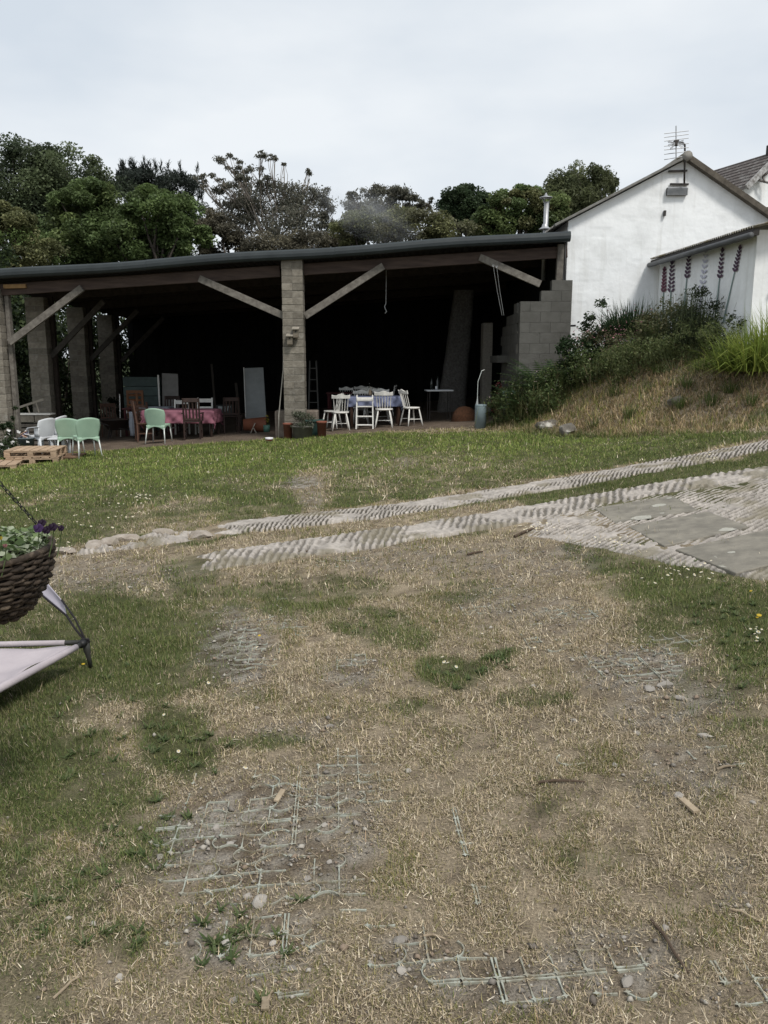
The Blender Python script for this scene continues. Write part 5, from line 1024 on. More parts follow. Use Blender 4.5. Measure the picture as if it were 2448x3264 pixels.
# plastic shell chair
def shell_chair(loc, rz, label, mt, arms=False, group=None):
    r = empty('plastic_armchair' if arms else 'plastic_chair', loc, rz); tag(r, label, 'chair', group)
    m = MB(); m.grid(lambda s, t: Vector(((s - .5) * (.42 + .02 * t), -.20 + .42 * t, .43 + .02 * t - .03 * math.sin(s * math.pi) * math.sin(t * math.pi))), 11, 9); m.build('seat', mt, r, smooth=True, solid=.012)
    def bkf(s, t):
        wv = .40 + .10 * math.sin(min(t * 1.15, 1) * math.pi / 2) - .05 * max(0, t - .75) * 4 * abs(s - .5) * 2; x = (s - .5) * wv; crown = .05 * (1 - (2 * s - 1) ** 2) * t; return Vector((x, -.20 - .13 * t + .10 * (2 * s - 1) ** 2 * (.3 + .7 * t), .41 + .38 * t + crown))
    m = MB(); m.grid(bkf, 15, 12); m.build('backrest', mt, r, smooth=True, solid=.012)
    m = MB()   # apron under the seat, arched
    m.grid(lambda s, t: Vector(((s - .5) * .43, -.215, .43 - t * (.03 + .10 * (2 * s - 1) ** 2))), 13, 4); m.build('apron', mt, r, smooth=True, solid=.010)
    for sx in (-1, 1):
        m = MB(); m.grid(lambda s, t: Vector((sx * .212, -.21 + .42 * s, .44 - t * (.03 + .10 * (2 * s - 1) ** 2))), 13, 4); m.build('apron', mt, r, smooth=True, solid=.010)
        for sy in (-1, 1):
            m = MB(); m.tube([(sx * .20, sy * .20, .40), (sx * .235, sy * .27 - .02, 0)], [.016, .012] if not arms else [.028, .02], 8); m.build('leg', ALU if not arms else mt, r, smooth=True)
        if arms:
            m = MB(); pts = []
            def af(s, t): 
                y = -.24 + .46 * s; z = .66 - .05 * s - .18 * max(0, s - .7) / .3 * 1.0; return Vector((sx * (.235 + .02 * math.sin(s * 3.14) + (t - .5) * .05), y, z))
            m.grid(af, 14, 3); m.build('armrest', mt, r, smooth=True, solid=.015); m = MB(); m.grid(lambda s, t: Vector((sx * .225, .10 + .12 * s, .44 + .13 * t)), 4, 4); m.build('arm_panel', mt, r, smooth=True, solid=.012); m = MB(); m.grid(lambda s, t: Vector((sx * .228, -.24 + .16 * s, .44 + .21 * t)), 4, 4); m.build('arm_panel', mt, r, smooth=True, solid=.012)
    return r
shell_chair(fl(508, 19.3), R(-4), 'pale green plastic chair pushed up to the rose table', GPLAS)
shell_chair(fl(228, 17.45), R(10), 'sage green plastic chair backing onto the wooden deck edge', GPLAS); shell_chair(fl(278, 16.9), R(34), 'sage green plastic chair standing with legs on the lawn', GPLAS)
shell_chair(fl(135, 18.0), R(62), 'white plastic armchair nearer the stacked pallets', WPLAS, True); shell_chair(fl(172, 18.7), R(80), 'white plastic armchair nearer the second block column', WPLAS, True)
r = table(fl(196, 17.75), R(4), .42, .42, .40, 'small white plastic table among the plastic chairs', WPLAS, name='side_table')
# pallets, stacked; every board a piece
def pallet(loc, rz, L, Wd, label, h=.14, group='pallets by the corner column'):
    r = empty('pallet', loc, rz); tag(r, label, 'pallet', group)
    n = 6
    for k in range(n):
        x = -L / 2 + (k + .5) * L / n; m = MB(); m.box((x, 0, h - .011), (L / n - .022, Wd, .022)); m.build('deck_board', PALW, r, bevel=.003)
    for y in (-Wd / 2 + .05, 0, Wd / 2 - .05):
        m = MB(); m.box((0, y, h - .034), (L, .09, .02)); m.build('stringer', PALW, r)
        for x in (-L / 2 + .06, 0, L / 2 - .06): m = MB(); m.box((x, y, .058), (.11, .09, .07)); m.build('block', PALW, r, bevel=.003)
        m = MB(); m.box((0, y, .011), (L, .09, .022)); m.build('bottom_board', PALW, r, bevel=.003)
    return r
p1 = gp(118, 1478); p1 = fl(120, 16.55)
pallet(p1, R(10), 1.0, .9, 'bottom pallet of the stack beside the small plastic table'); pallet(p1 + Vector((-.02, .02, .145)), R(8), 1.0, .9, 'topmost pallet of the stack beside the small plastic table')
p2 = fl(-30, 15.7); pallet(p2, R(14), 1.1, .9, 'low pallet in front of the stack, lying alone on the grass'); 
p3 = fl(-140, 16.9); pallet(p3, R(10), 1.1, 1.0, 'pallet under the marguerites behind the lone pallet'); pallet(p3 + Vector((0, 0, .145)), R(9), 1.1, 1.0, 'upper pallet of the pair behind the lone pallet')
r = empty('wooden_deck_board', fl(205, 16.75), R(8)); tag(r, 'low deck of brown planks under the plastic chairs', 'deck')
for k in range(4): m = MB(); m.box((0, k * .19, .045), (.62, .17, .035)); m.build('plank', mat('brown_plank', (.20, .125, .08, 1), (.12, .075, .05, 1), 7, .9, .2, rnd=.1), r, bevel=.004)
m = MB(); m.box((0, .28, .015), (.5, .6, .03)); m.build('bearer', DKB, r)
# bin with rubbish
b_ = empty('rubbish_bin', fl(88, 17.75)); tag(b_, 'blue grey bin stuffed with paper beside the corner column', 'bin'); m = MB(); m.lathe([(0, 0), (.135, 0), (.165, .42), (.172, .42), (.172, .44), (.155, .44), (.13, .03), (0, .03)], 22); m.build('body', mat('bin_grey', (.15, .18, .195, 1), (.12, .145, .155, 1), 5, .6), b_, smooth=True)
for k in range(5): m = MB(); m.box((random.uniform(-.07, .07), random.uniform(-.05, .05), .46 + .02 * k), (.16, .10, .012), Matrix.Rotation(random.uniform(-.6, .6), 3, 'Y') @ Matrix.Rotation(random.uniform(0, 3), 3, 'Z')); m.build('paper', mat(f'paper{k % 3}', [(.55, .53, .55, 1), (.45, .30, .22, 1), (.15, .12, .25, 1)][k % 3], None, 5, .8), b_)
# low block and timber stack between the first two columns
r = empty('plank_stack', fl(100, 20.2)); tag(r, 'stack of grey planks and blocks between the first two columns', 'stack'); GW = mat('grey_plank', (.17, .155, .135, 1), (.10, .09, .078, 1), 8, .9, .2, rnd=.2)
for k in range(6): m = MB(); m.box((random.uniform(-.03, .03), 0, .05 + k * .105), (1.15, .5 - .02 * k, .075), Matrix.Rotation(random.uniform(-.03, .03), 3, 'Z')); m.build('plank', GW, r, bevel=.006)
for k in range(3): m = MB(); m.box((-.38 + k * .38, 0, .74), (.36, .3, .17)); m.build('block', BLOCK, r, bevel=.008)
m = MB(); m.box((0, 0, .85), (1.2, .34, .035)); m.build('white_board', WPAINT, r, bevel=.004)
l_ = empty('broken_frame', fl(98, 20.2) + Vector((0, -.02, .87))); tag(l_, 'tilted broken frame of pale timber resting on the plank stack', 'frame'); m = MB(); m.beam((-.55, 0, .03), (.42, 0, .34), .05, .05); m.build('rail', mat('pale_timber', (.34, .31, .26, 1), None, 8, .9), l_)  # broken frame of pale timber, tilted on the stack
for x in (.05, .28): m = MB(); m.beam((x, .02, -.02 + 0), (x - .06, 0, .20 + (x) * .32), .03, .03); m.build('strut', MATS['pale_timber'], l_)
# wheelbarrow and broken chair by the third column
wb = empty('wheelbarrow', fl(375, 21.6), R(10)); tag(wb, 'dark wheelbarrow tray standing behind the third column', 'wheelbarrow'); m = MB(); m.lathe([(0, .24), (.22, .24), (.40, .50), (.42, .50), (.42, .52), (.38, .50), (.2, .27), (0, .27)], 20); m.v = [(x * 1.05, y * .8, z) for x, y, z in m.v]; m.build('tray', mat('rusty_dark', (.035, .03, .027, 1), (.05, .035, .025, 1), 8, .8), wb, smooth=True)
for sx in (-1, 1): m = MB(); m.tube([(-.55, sx * .2, .48), (.1, sx * .18, .28), (.5, sx * .08, .2)], .018, 7); m.build('handle', IRON, wb); m = MB(); m.tube([(-.15, sx * .2, .3), (-.22, sx * .2, 0)], .016, 7); m.build('leg', IRON, wb)
m = MB(); m.tube([(.5, 0, .18), (.5, .05, .18)], .18, 20); m.build('wheel', BLK, wb)
ladder_chair(fl(350, 22.6), R(200), 'broken brown chair behind the wheelbarrow', BRN, slats='v', name='broken_chair', H=.9); o = None
pp = empty('white_pole', fl(385, 22.2)); m = MB(); m.tube([(0, 0, 0), (.03, .02, 1.15)], .014, 7); m.build('pole', WPAINT, pp); tag(pp, 'thin white pole standing beside the cabinet boards', 'pole')
# cabinet of green boards with pale door, louvre shutter
cb = empty('green_cabinet', fl(462, 23.2)); tag(cb, 'tall blue green boarded cabinet behind the rose table', 'cabinet'); GB = mat('blue_green_board', (.085, .115, .11, 1), (.06, .082, .078, 1), 6, .8, .1, rnd=.12)
for k in range(6): m = MB(); m.box((0, 0, .12 + k * .265), (1.0, .30, .25)); m.build('board', GB, cb, bevel=.006)
m = MB(); m.box((0, -.16, .60), (1.0, .02, .07)); m.build('white_rail', WPAINT, cb); m = MB(); m.box((.50, -.16, .82), (.04, .03, 1.62)); m.build('white_edge', WPAINT, cb)
dr = empty('leaning_door', fl(545, 23.0)); tag(dr, 'pale grey door panel leaning beside the green cabinet', 'door panel'); m = MB(); m.prism([(-.23, 0, 0), (.24, .02, 0), (.21, .22, 1.6), (-.23, .20, 1.62)], (0, .03, 0)); m.build('panel', mat('pale_grey_board', (.24, .235, .225, 1), (.19, .185, .175, 1), 5, .8), dr, bevel=.004)
lv = empty('louvre_shutter', fl(437, 22.4)); tag(lv, 'orange brown louvred shutter propped against the cabinet', 'shutter')
for x in (-.20, .05, .20): m = MB(); m.box((x, 0, .60), (.06, .03, 1.2)); m.build('stile', ORW, lv, bevel=.003)
for k in range(7): m = MB(); m.box((-.075, 0, .28 + k * .135), (.20, .05, .05), Matrix.Rotation(.5, 3, 'X')); m.build('louvre', ORW, lv); m = MB(); m.box((.125, 0, .28 + k * .135), (.09, .05, .05), Matrix.Rotation(.5, 3, 'X')); m.build('louvre', ORW, lv)
m = MB(); m.box((0, 0, 1.18), (.46, .032, .08)); m.build('rail', ORW, lv)
# further white cloth table behind the rose one
tb = fl(480, 22.0); table(tb, 0, 1.3, .6, .74, 'dark red topped table behind the brown garden chairs', MATS['dark_red_top']); o = cloth(fl(505, 21.95), 0, .75, .6, .745, .12, 'white cloth folded over the dark red table', mat('white_cloth', (.42, .45, .50, 1), None, 5, .9))
wc_ = empty('white_cloth_bundle', fl(425, 21.1)); m = MB(); m.grid(lambda s, t: Vector(((s - .5) * .16 + .01 * math.sin(t * 9), .03 * math.sin(s * 11), .70 - .62 * t)), 9, 8); m.build('cloth', MATS['white_cloth'], wc_, smooth=True, solid=.01); m = MB(); m.tube([(0, .03, 0), (0, .03, .72)], .012, 6); m.build('stand', IRON, wc_); tag(wc_, 'white cloth hanging beside the left end of the rose table', 'cloth')
# tall white board, orange barrow/pot and bits in the middle
wbd = empty('tall_white_board', fl(815, 22.6)); tag(wbd, 'tall pale board leaning in the dark left of the central column', 'board'); m = MB(); m.prism([(-.26, 0, .22), (.30, 0, .26), (.20, .35, 1.62), (-.32, .35, 1.60)], (0, .035, 0)); m.build('panel', mat('pale_blue_grey_board', (.27, .29, .29, 1), (.22, .235, .235, 1), 5, .7), wbd, bevel=.004); m = MB(); m.prism([(-.28, -.04, 0), (.28, -.04, 0), (.28, -.04, .25), (-.28, -.04, .25)], (0, .035, 0)); m.build('lower_board', MATS['pale_blue_grey_board'], wbd); m = MB(); m.beam((-.33, .30, 1.62), (-.26, -.04, .26), .02, .03); m.build('edge_strip', WPAINT, wbd)
ob = empty('orange_tub', fl(815, 20.6), R(8)); tag(ob, 'dull orange plastic tub tipped over beside the pale board', 'tub'); m = MB(); m.lathe([(0, -.30), (.14, -.30), (.19, .25), (.20, .27), (.18, .26), (.13, -.27), (0, -.27)], 20); m.v = [(z, y, x + .20) for x, y, z in m.v]; m.build('body', mat('dull_orange_plastic', (.17, .06, .03, 1), (.12, .042, .024, 1), 5, .7), ob, smooth=True)
m = MB(); m.tube([(-.12, -.2, .0), (-.05, -.22, .16), (.0, -.20, .25)], .012, 6); m.tube([(.02, -.22, .0), (-.05, -.22, .14)], .012, 6); m.build('stick_leg', MATS['pale_timber'], ob)
o = pot('green_watering_pot', 'small green pot at the end of the orange tub', fl(850, 20.5), [(0, 0), (.075, 0), (.09, .18), (.08, .18), (.07, .02), (0, .02)], mat('teal_plastic', (.07, .16, .13, 1), None, 5, .5), 'pot'); bush('yellow_flower', 'yellow flower in the small green pot', fl(850, 20.5) + Vector((0, 0, .14)), .07, .2, 60, .04, [(.06, .09, .03)], 'flower', flowers=(14, .06, [(.45, .38, .08)]))
r = empty('low_bench', fl(720, 21.6), R(4)); tag(r, 'dark low bench with white lettered box on it', 'bench'); m = MB(); m.box((0, 0, .42), (.9, .3, .04)); m.build('seat', DKB, r, bevel=.005)
for x in (-.38, .38): m = MB(); m.box((x, 0, .20), (.06, .26, .40)); m.build('leg', DKB, r)
bx = empty('lettered_box', fl(720, 21.55) + Vector((0, 0, .44))); tag(bx, 'dark box with white marks on the low bench', 'box'); m = MB(); m.box((0, 0, .13), (.42, .22, .26)); m.build('body', mat('box_dark', (.03, .035, .035, 1), None, 5, .7), bx, bevel=.005)
WM = mat('white_marks', (.34, .36, .36, 1), None, 30, .8)
for x, h_, w_ in ((-.15, .2, .03), (-.11, .06, .05), (-.07, .16, .025), (.02, .14, .02), (.06, .03, .10), (.09, .12, .022), (.14, .03, .06)): m = MB(); m.box((x, -.113, .20 - h_ / 2 + .03), (w_, .004, h_), Matrix.Rotation(.1, 3, 'Y')); m.build('mark', WM, bx)
# shelf unit behind column right side (faint)
r = empty('metal_rack', fl(1000, 22.0)); tag(r, 'faint grey garden rack behind the central column', 'rack'); GR = mat('rack_grey', (.10, .10, .095, 1), None, 6, .8)
for x in (-.14, .14): m = MB(); m.beam((x, 0, 0), (x * .6, .1, 1.7), .03, .03); m.build('upright', GR, r)
for k in range(5): m = MB(); m.beam((-.13 + .01 * k, .02 * k, .3 + k * .3), (.13 - .01 * k, .02 * k, .3 + k * .3), .03, .02); m.build('rung', GR, r)
# old frames at the back of the left bay
for i, (u, h_, w_, lb) in enumerate(((690, 1.8, .05, 'dark timber prop leaning at the back of the left bay'), (765, 1.2, .06, 'short dark post standing beyond the rose table'))): o_ = empty('timber_prop', fl(u, 24.5)); m = MB(); m.beam((0, 0, 0), (-.12, .2, h_), w_, w_); m.build('post', mat('prop_wood', (.08, .07, .06, 1), None, 8, .9), o_); tag(o_, lb, 'prop')
# rocks at the foot of the bank
ROCK = mat('bank_rock', (.17, .155, .13, 1), (.09, .08, .068, 1), 8, .95, .7, c3=(.52, .50, .45, 1), s3=2.8, t3=(.52, .6))
def rock(name, loc, sx, sy, sz, label, cat='rock', group=None, seed=0, mt=None, sub=1, ico=2):
    r_ = np.random.default_rng(seed + 100); import bmesh
    bm = bmesh.new(); bmesh.ops.create_icosphere(bm, subdivisions=ico, radius=1); pl = r_.normal(size=(9, 3)); pl /= np.linalg.norm(pl, axis=1, keepdims=True); dd = r_.uniform(.5, .85, 9)
    for v in bm.verts:
        p = np.array(v.co)
        for n_, d_ in zip(pl, dd):
            e = p @ n_ - d_
            if e > 0: p = p - n_ * e * .92
        p = p * (1 + r_.normal() * .03); v.co = (p[0] * sx, p[1] * sy, p[2] * sz)
    me = bpy.data.meshes.new(name); bm.to_mesh(me); bm.free(); me.materials.append(mt or ROCK); o = link(name, me); o.location = loc; o.rotation_euler = (0, 0, r_.uniform(0, 6)); tag(o, label, cat, group); return o
rock('rock', gp(1745, 1366) + Vector((0, 0, .06)), .26, .16, .15, 'flat rock with pale lichen on the dry bank foot', seed=3); rock('rock', gp(1808, 1384) + Vector((0, 0, .07)), .20, .16, .17, 'blocky dark rock beside the lichened flat rock', seed=8); rock('rock', gp(2155, 1285) + Vector((0, 0, .03)), .17, .13, .12, 'grey rock half sunk in the dry bank', seed=12)
for i, (u, v) in enumerate(((400, 1722), (300, 1745), (520, 1705), (640, 1712), (350, 1735), (200, 1762))): rock('kerb_stone', gp(u, v) + Vector((0, 0, .02)), .15, .10, .05, 'loose broken concrete lump at the crumbled track end', 'stone', 'broken lumps at the track end', seed=30 + i, mt=CONC)
# ------------------------------------------------------------------ near things
# plastic ground grid showing through the turf
GRID = mat('pale_grid_plastic', (.40, .415, .355, 1), (.25, .265, .225, 1), 25, .6, world=True, c3=(.20, .17, .12, 1), s3=9, t3=(.44, .60))
CXs, CYs = .0815, .0765; ang = math.atan2(-.058, .96)
ga = Vector((-.33, 2.74)); ex_ = np.array([math.cos(.06), math.sin(.06)]); ey_ = np.array([-math.sin(.06), math.cos(.06)])
def grid_xy(i, j):   # plates of 7 x 11 cells with a small seam
    sx = i + .14 * math.floor(i / 7 + 1e-6); sy = j + .14 * math.floor(j / 11 + 1e-6); p = np.array([ga.x, ga.y]) + ex_ * sx * CXs + ey_ * sy * CYs; return p
def gridpatch(label, spots, prob, hgt=.0145, wdt=.0042, group='ground grids in the dry turf'):
    m = MB(); seen = set(); c0 = None
    for (cu, cv, ru, rv, pp_) in spots:
        c = gp(cu, cv); 
        for i in range(-46, 60):
            for j in range(-18, 60):
                p = grid_xy(i, j)
                if abs(p[0] - c.x) > 1.3 or abs(p[1] - c.y) > 1.3: continue
                z = Z(p[0], p[1]); u, v = proj(p[0], p[1], z); d = math.hypot((u - cu) / ru, (v - cv) / rv)
                if d > 1.15: continue
                for di, dj in ((1, 0), (0, 1)):
                    key = (i, j, di)
                    hsh = float(_perm[(i * 7 + di * 31) % 256, (j * 13 + 5) % 256]); h2 = float(_perm[(i * 3 + di * 11 + 77) % 256, (j * 5 + 9) % 256]); h3 = float(_perm[(i // 2 + 5) % 256, (j // 2 + di * 3) % 256])
                    if key in seen or hsh * .34 + float(vnoise(i * .33 + 40, j * .33 + 11)) * .66 > pp_ * (1.16 - d * .42): continue
                    seen.add(key); q = grid_xy(i + di, j + dj); seam_a = (di == 1 and j % 11 == 0) or (dj == 1 and i % 7 == 0)
                    if di == 1 and i % 7 == 6: q = np.array(grid_xy(i + .999, j))
                    if dj == 1 and j % 11 == 10: q = np.array(grid_xy(i, j + .999))
                    bow = 0 if (seam_a or h2 < .72) else (.30 if h2 < .86 else -.30); nrm_ = np.array([-(q - p)[1], (q - p)[0]]); f0, f1 = (0, 1) if h3 < .82 else (0, .45 + h2 * .5); pts = []
                    for s in np.linspace(f0, f1, 6 if bow else 3):
                        w_ = p + (q - p) * s + nrm_ * bow * math.sin(s * math.pi) ** .8; pts.append((w_[0], w_[1], Z(w_[0], w_[1]) + hgt - .010 + .004 * h2))
                    offs = [0.0]
                    if seam_a: offs = [0.0, -.011]
                    for of in offs:
                        o_ = nrm_ / np.linalg.norm(nrm_) * of
                        P = [Vector((a[0] + o_[0], a[1] + o_[1], a[2])) for a in pts]; V = []; F = []
                        for k, a in enumerate(P):
                            d_ = (P[min(k + 1, len(P) - 1)] - P[max(k - 1, 0)]); d_.z = 0; d_.normalize(); sd_ = Vector((-d_.y, d_.x, 0)); e_ = abs(2 * k / (len(P) - 1) - 1); ww_ = wdt * (.30 + .5 * e_ ** 3)
                            V += [a - sd_ * ww_ - Vector((0, 0, .02)), a - sd_ * ww_, a + sd_ * ww_, a + sd_ * ww_ - Vector((0, 0, .02))]
                        for k in range(len(P) - 1):
                            b0 = k * 4
                            for s in range(3): F.append((b0 + s, b0 + s + 1, b0 + s + 5, b0 + s + 4))
                        m.add(V, F)
                # star shaped node
                hn = float(_perm[(i * 5 + 1) % 256, (j * 3 + 2) % 256])
                if (i, j, 'n') not in seen and ((i, j, 1) in seen or (i, j, 0) in seen) and hn < .8:
                    seen.add((i, j, 'n')); V = [Vector((p[0], p[1], z + hgt - .004))]; F = []
                    for k in range(8): a_ = k * math.pi / 4 + .06; rr = .0115 if k % 2 == 0 else .0045; V.append(Vector((p[0] + rr * math.cos(a_), p[1] + rr * math.sin(a_), z + hgt - .0045)))
                    F = [(0, k + 1, (k + 1) % 8 + 1) for k in range(8)]; m.add(V, F)
    if not m.v: return
    o0 = Vector(m.v[0]); m.v = [tuple(Vector(p) - o0) for p in m.v]; o = m.build('ground_grid', GRID, None, loc=o0, fix=False); tag(o, label, 'ground grid', group, 'stuff'); return o
gridpatch('pale plastic ground grid laid bare in a wide patch with a double seam', [(760, 2690, 270, 190, .80), (1060, 2560, 150, 150, .66), (1050, 2790, 120, 150, .62), (640, 2620, 130, 40, .75)], .7)
gridpatch('pale plastic grid bars below the wide bare patch', [(760, 3000, 200, 110, .50), (870, 3090, 130, 110, .55), (560, 3130, 150, 60, .32)], .5)
gridpatch('pale plastic grid ring and bars beside a whitish stone', [(1300, 3070, 130, 80, .55), (1430, 3130, 90, 70, .6)], .5); gridpatch('pale plastic grid squares at the edge of the turf by a double bar', [(1640, 3160, 150, 90, .72)], .6)
gridpatch('pale plastic grid arms under the long brown stick', [(1990, 3080, 190, 110, .60), (2050, 2930, 120, 50, .5)], .5); gridpatch('pale plastic grid corner near the pale twig', [(2330, 3120, 140, 60, .6), (2400, 3240, 130, 40, .6)], .5)
for lb, sp_ in (('small pale grid patch in grey gravel beside the left green turf', [(790, 2060, 90, 90, .62), (900, 2010, 60, 30, .5)]), ('pale grid patch of few squares right of the grey gravel', [(1120, 2130, 80, 36, .62)]), ('broken pale grid bars near the green clover patch', [(1640, 1930, 170, 60, .5), (1770, 1970, 120, 40, .45)]), ('long edged pale grid patch in the stony right turf', [(2010, 2140, 140, 55, .72), (1860, 2100, 140, 60, .4), (1790, 2060, 120, 40, .4)]), ('pale grid squares beside the right hand green turf', [(2110, 2060, 90, 40, .62)]), ('thin pale grid lines in the stony strip', [(2200, 2430, 130, 70, .36)]), ('lone pale grid cross in the straw', [(1830, 2430, 50, 20, .6), (1450, 2690, 40, 70, .4)]), ('short pale grid bars left of the drifted straw', [(1480, 2870, 90, 50, .4), (1180, 2960, 90, 60, .4)]), ('faint pale grid bars near the near track', [(1250, 1790, 250, 30, .3), (1000, 1900, 120, 40, .3)])): gridpatch(lb, sp_, .5, .0150, .0044)
# gravel scatter
def gravel(n):
    V = []; F = []; C = []; x, y = sample(n * 6, -2.8, 3.4, 1.5, 7.5); g, b, k_ = masks(x, y); k = (rng.random(len(x)) < b * .9 + .015) & (np.abs(x) < y * .56 + .3) & ~ontrack(x, y); x = x[k][:n]; y = y[k][:n]; z = zg(x, y); n = len(x)
    s = np.minimum(rng.lognormal(-5.25, .5, n), .022); base = np.array([[1, 0, 0], [-1, 0, 0], [0, 1, 0], [0, -1, 0], [0, 0, 1], [0, 0, -.6]], float); a = rng.uniform(0, 6.28, n); sc = s[:, None] * rng.uniform(.55, 1.3, (n, 3)) * np.array([1, .8, .6])
    P = base[None] * sc[:, None, :] * rng.uniform(.7, 1.2, (n, 6, 1)); ca, sa = np.cos(a)[:, None], np.sin(a)[:, None]; Q = np.stack([P[..., 0] * ca - P[..., 1] * sa, P[..., 0] * sa + P[..., 1] * ca, P[..., 2]], -1) + np.stack([x, y, z + s * .3 + .002], 1)[:, None, :]
    f = np.array([[0, 2, 4], [2, 1, 4], [1, 3, 4], [3, 0, 4], [2, 0, 5], [1, 2, 5], [3, 1, 5], [0, 3, 5]]); F = (np.arange(n)[:, None, None] * 6 + f[None]).reshape(-1, 3); col = mixcol([(.30, .27, .235), (.21, .19, .165), (.40, .37, .32), (.15, .13, .11), (.26, .20, .15)], n); return Q.reshape(-1, 3), F, np.repeat(col, 6, 0)
V, F, C = gravel(11000); tag(link('gravel', npmesh('gravel', V, F, STRAW, C)), 'small grey gravel bits in the bare patches', 'gravel', kind='stuff')
PST = mat('pale_stone', (.36, .335, .30, 1), (.22, .20, .175, 1), 9, .95, .5, rnd=.25)
stones = [(1275, 3005, .034), (830, 2880, .045), (790, 2860, .026), (690, 2640, .028), (735, 2690, .02), (1035, 2632, .024), (1110, 2655, .022), (980, 2805, .028), (510, 2734, .026), (1300, 2460, .03), (2165, 2540, .034), (2120, 2960, .026), (2000, 3135, .036), (2040, 3045, .012), (720, 3010, .03), (1180, 3070, .016), (870, 3010, .02), (745, 3190, .022), (380, 3120, .024), (930, 3090, .022), (1280, 3100, .03), (2070, 2200, .05), (2170, 2230, .045), (2120, 2190, .06), (2030, 2340, .03), (1960, 2440, .025), (2240, 2350, .04), (1830, 2300, .03), (1050, 2320, .035), (820, 2260, .03), (2400, 2560, .02), (1700, 2190, .03), (640, 2580, .02), (1050, 2750, .02), (1990, 2990, .014), (840, 2700, .022)]
for i, (u, v, s) in enumerate(stones): s *= .72; rock('stone', gp(u, v) + Vector((0, 0, s * .22)), s, s * .75, s * .5, 'pale loose stone lying in the dry turf', 'stone', 'loose stones in the dry turf', seed=60 + i, mt=PST, ico=2)
STK = mat('dry_stick', (.33, .27, .19, 1), (.21, .165, .115, 1), 20, .9, rnd=.25); DST = mat('dark_stick', (.085, .06, .042, 1), None, 20, .9)
def stick(p, q, r_, label, mt, flat=False):
    a = gp(*p); b = gp(*q); a.z += r_ * .8 + .004; b.z += r_ * .8 + .004; m = MB(); d = b - a
    if flat: m.beam((0, 0, 0), d, r_ * 2.6, r_ * 1.0)
    else: m.tube([(0, 0, 0), d * .35 + Vector((.004, .006, .004)), d * .7 + Vector((-.003, .004, .003)), d], [r_, r_ * .95, r_ * .85, r_ * .6], 7)
    o = m.build('stick', mt, None, loc=a, bevel=.001 if flat else 0); tag(o, label, 'stick', 'sticks on the turf')
stick((880, 2562), (903, 2525), .008, 'flat tan wood chip in the wide bare grid patch', STK, True); stick((2172, 2556), (2220, 2598), .010, 'flat tan wood sliver beside a stone', STK, True); stick((1712, 2500), (1865, 2498), .0055, 'straight dark twig lying across the straw', DST); stick((2075, 2940), (2195, 3110), .005, 'long thin brown stick over the grid arms', DST)
stick((845, 3230), (848, 3190), .008, 'thick tan stem piece standing out below the grid', STK, True); stick((840, 3220), (872, 3165), .005, 'bent tan stem lying over the grid seam', STK); stick((2325, 2905), (2425, 2945), .004, 'pale straight twig at the stony edge', STK); stick((2285, 2458), (2345, 2448), .005, 'pale twig in the right hand straw', STK); stick((170, 3190), (255, 3120), .004, 'thin pale stem in the weedy corner', STK); stick((1350, 2990), (1420, 3000), .004, 'short pale twig by the whitish stone', STK); stick((1320, 2770), (1375, 2768), .003, 'pale straw stem near the lone grid cross', STK)
stick((920, 1770), (985, 1762), .012, 'dark stick lying on the near concrete track', DST); stick((1640, 1715), (1700, 1690), .014, 'dark twig at the corner of the concrete pad', DST); stick((1490, 1772), (1540, 1762), .010, 'short dark twig beside the near track', DST)
# ------------------------------------------------------------------ hanging basket
BASK = mat('dark_willow', (.060, .044, .032, 1), (.020, .015, .011, 1), 30, .85, .3, rnd=.1, c3=(.16, .125, .09, 1), s3=14, t3=(.55, .7))
bc = at(-62, 1765, 2.55); bk_ = empty('hanging_basket', bc, 0); tag(bk_, 'dark woven willow basket of pansies hanging over the lawn', 'hanging basket')
TR = .215; tilt = Matrix.Rotation(R(-4), 3, 'Y') @ Matrix.Rotation(R(3), 3, 'X')
prof = lambda t: TR * (1 - .52 * t ** 2.0)       # t: 0 rim .. 1 bottom
HB = .215
m = MB(); m.lathe([(prof(t) - .012, -HB * t) for t in np.linspace(0, 1, 12)] + [(0, -HB)], 40); m.v = [tuple(tilt @ Vector(p)) for p in m.v]; m.build('liner', mat('basket_liner', (.02, .017, .014, 1), None, 9, .95), bk_, smooth=True)
for k in range(20):      # woven withies running round, wavy in and out
    t = (k + .3) / 20; r0_ = prof(t); ph = k * math.pi; n = 140; m = MB()
    pts = [tilt @ Vector(((r0_ + .007 * math.sin(a_ * 17 + ph)) * math.cos(a_), (r0_ + .007 * math.sin(a_ * 17 + ph)) * math.sin(a_), -HB * t + .003 * math.sin(a_ * 5 + k * 1.7))) for a_ in np.linspace(0, 2 * math.pi, n)]
    m.tube(pts, [.0058 * (1 + .3 * math.sin(i * .9 + k)) for i in range(n)], 6, False); m.build('withy', BASK, bk_, smooth=True)
for k in range(26):
    a_ = k * 2 * math.pi / 26; m = MB(); m.tube([tilt @ Vector(((prof(t) - .002) * math.cos(a_), (prof(t) - .002) * math.sin(a_), -HB * t)) for t in np.linspace(0, 1, 8)], .005, 5); m.build('stake', BASK, bk_)
m = MB(); m.tube([tilt @ Vector((TR * 1.01 * math.cos(a_), TR * 1.01 * math.sin(a_), .004)) for a_ in np.linspace(0, 2 * math.pi, 60)], .011, 7, False); m.build('rim', BASK, bk_, smooth=True)
m = MB(); m.lathe([(0, -.015), (TR * .95, -.02)], 30); m.v = [tuple(tilt @ Vector(p)) for p in m.v]; m.build('compost', mat('compost', (.03, .02, .014, 1), None, 40, 1, .8), bk_)
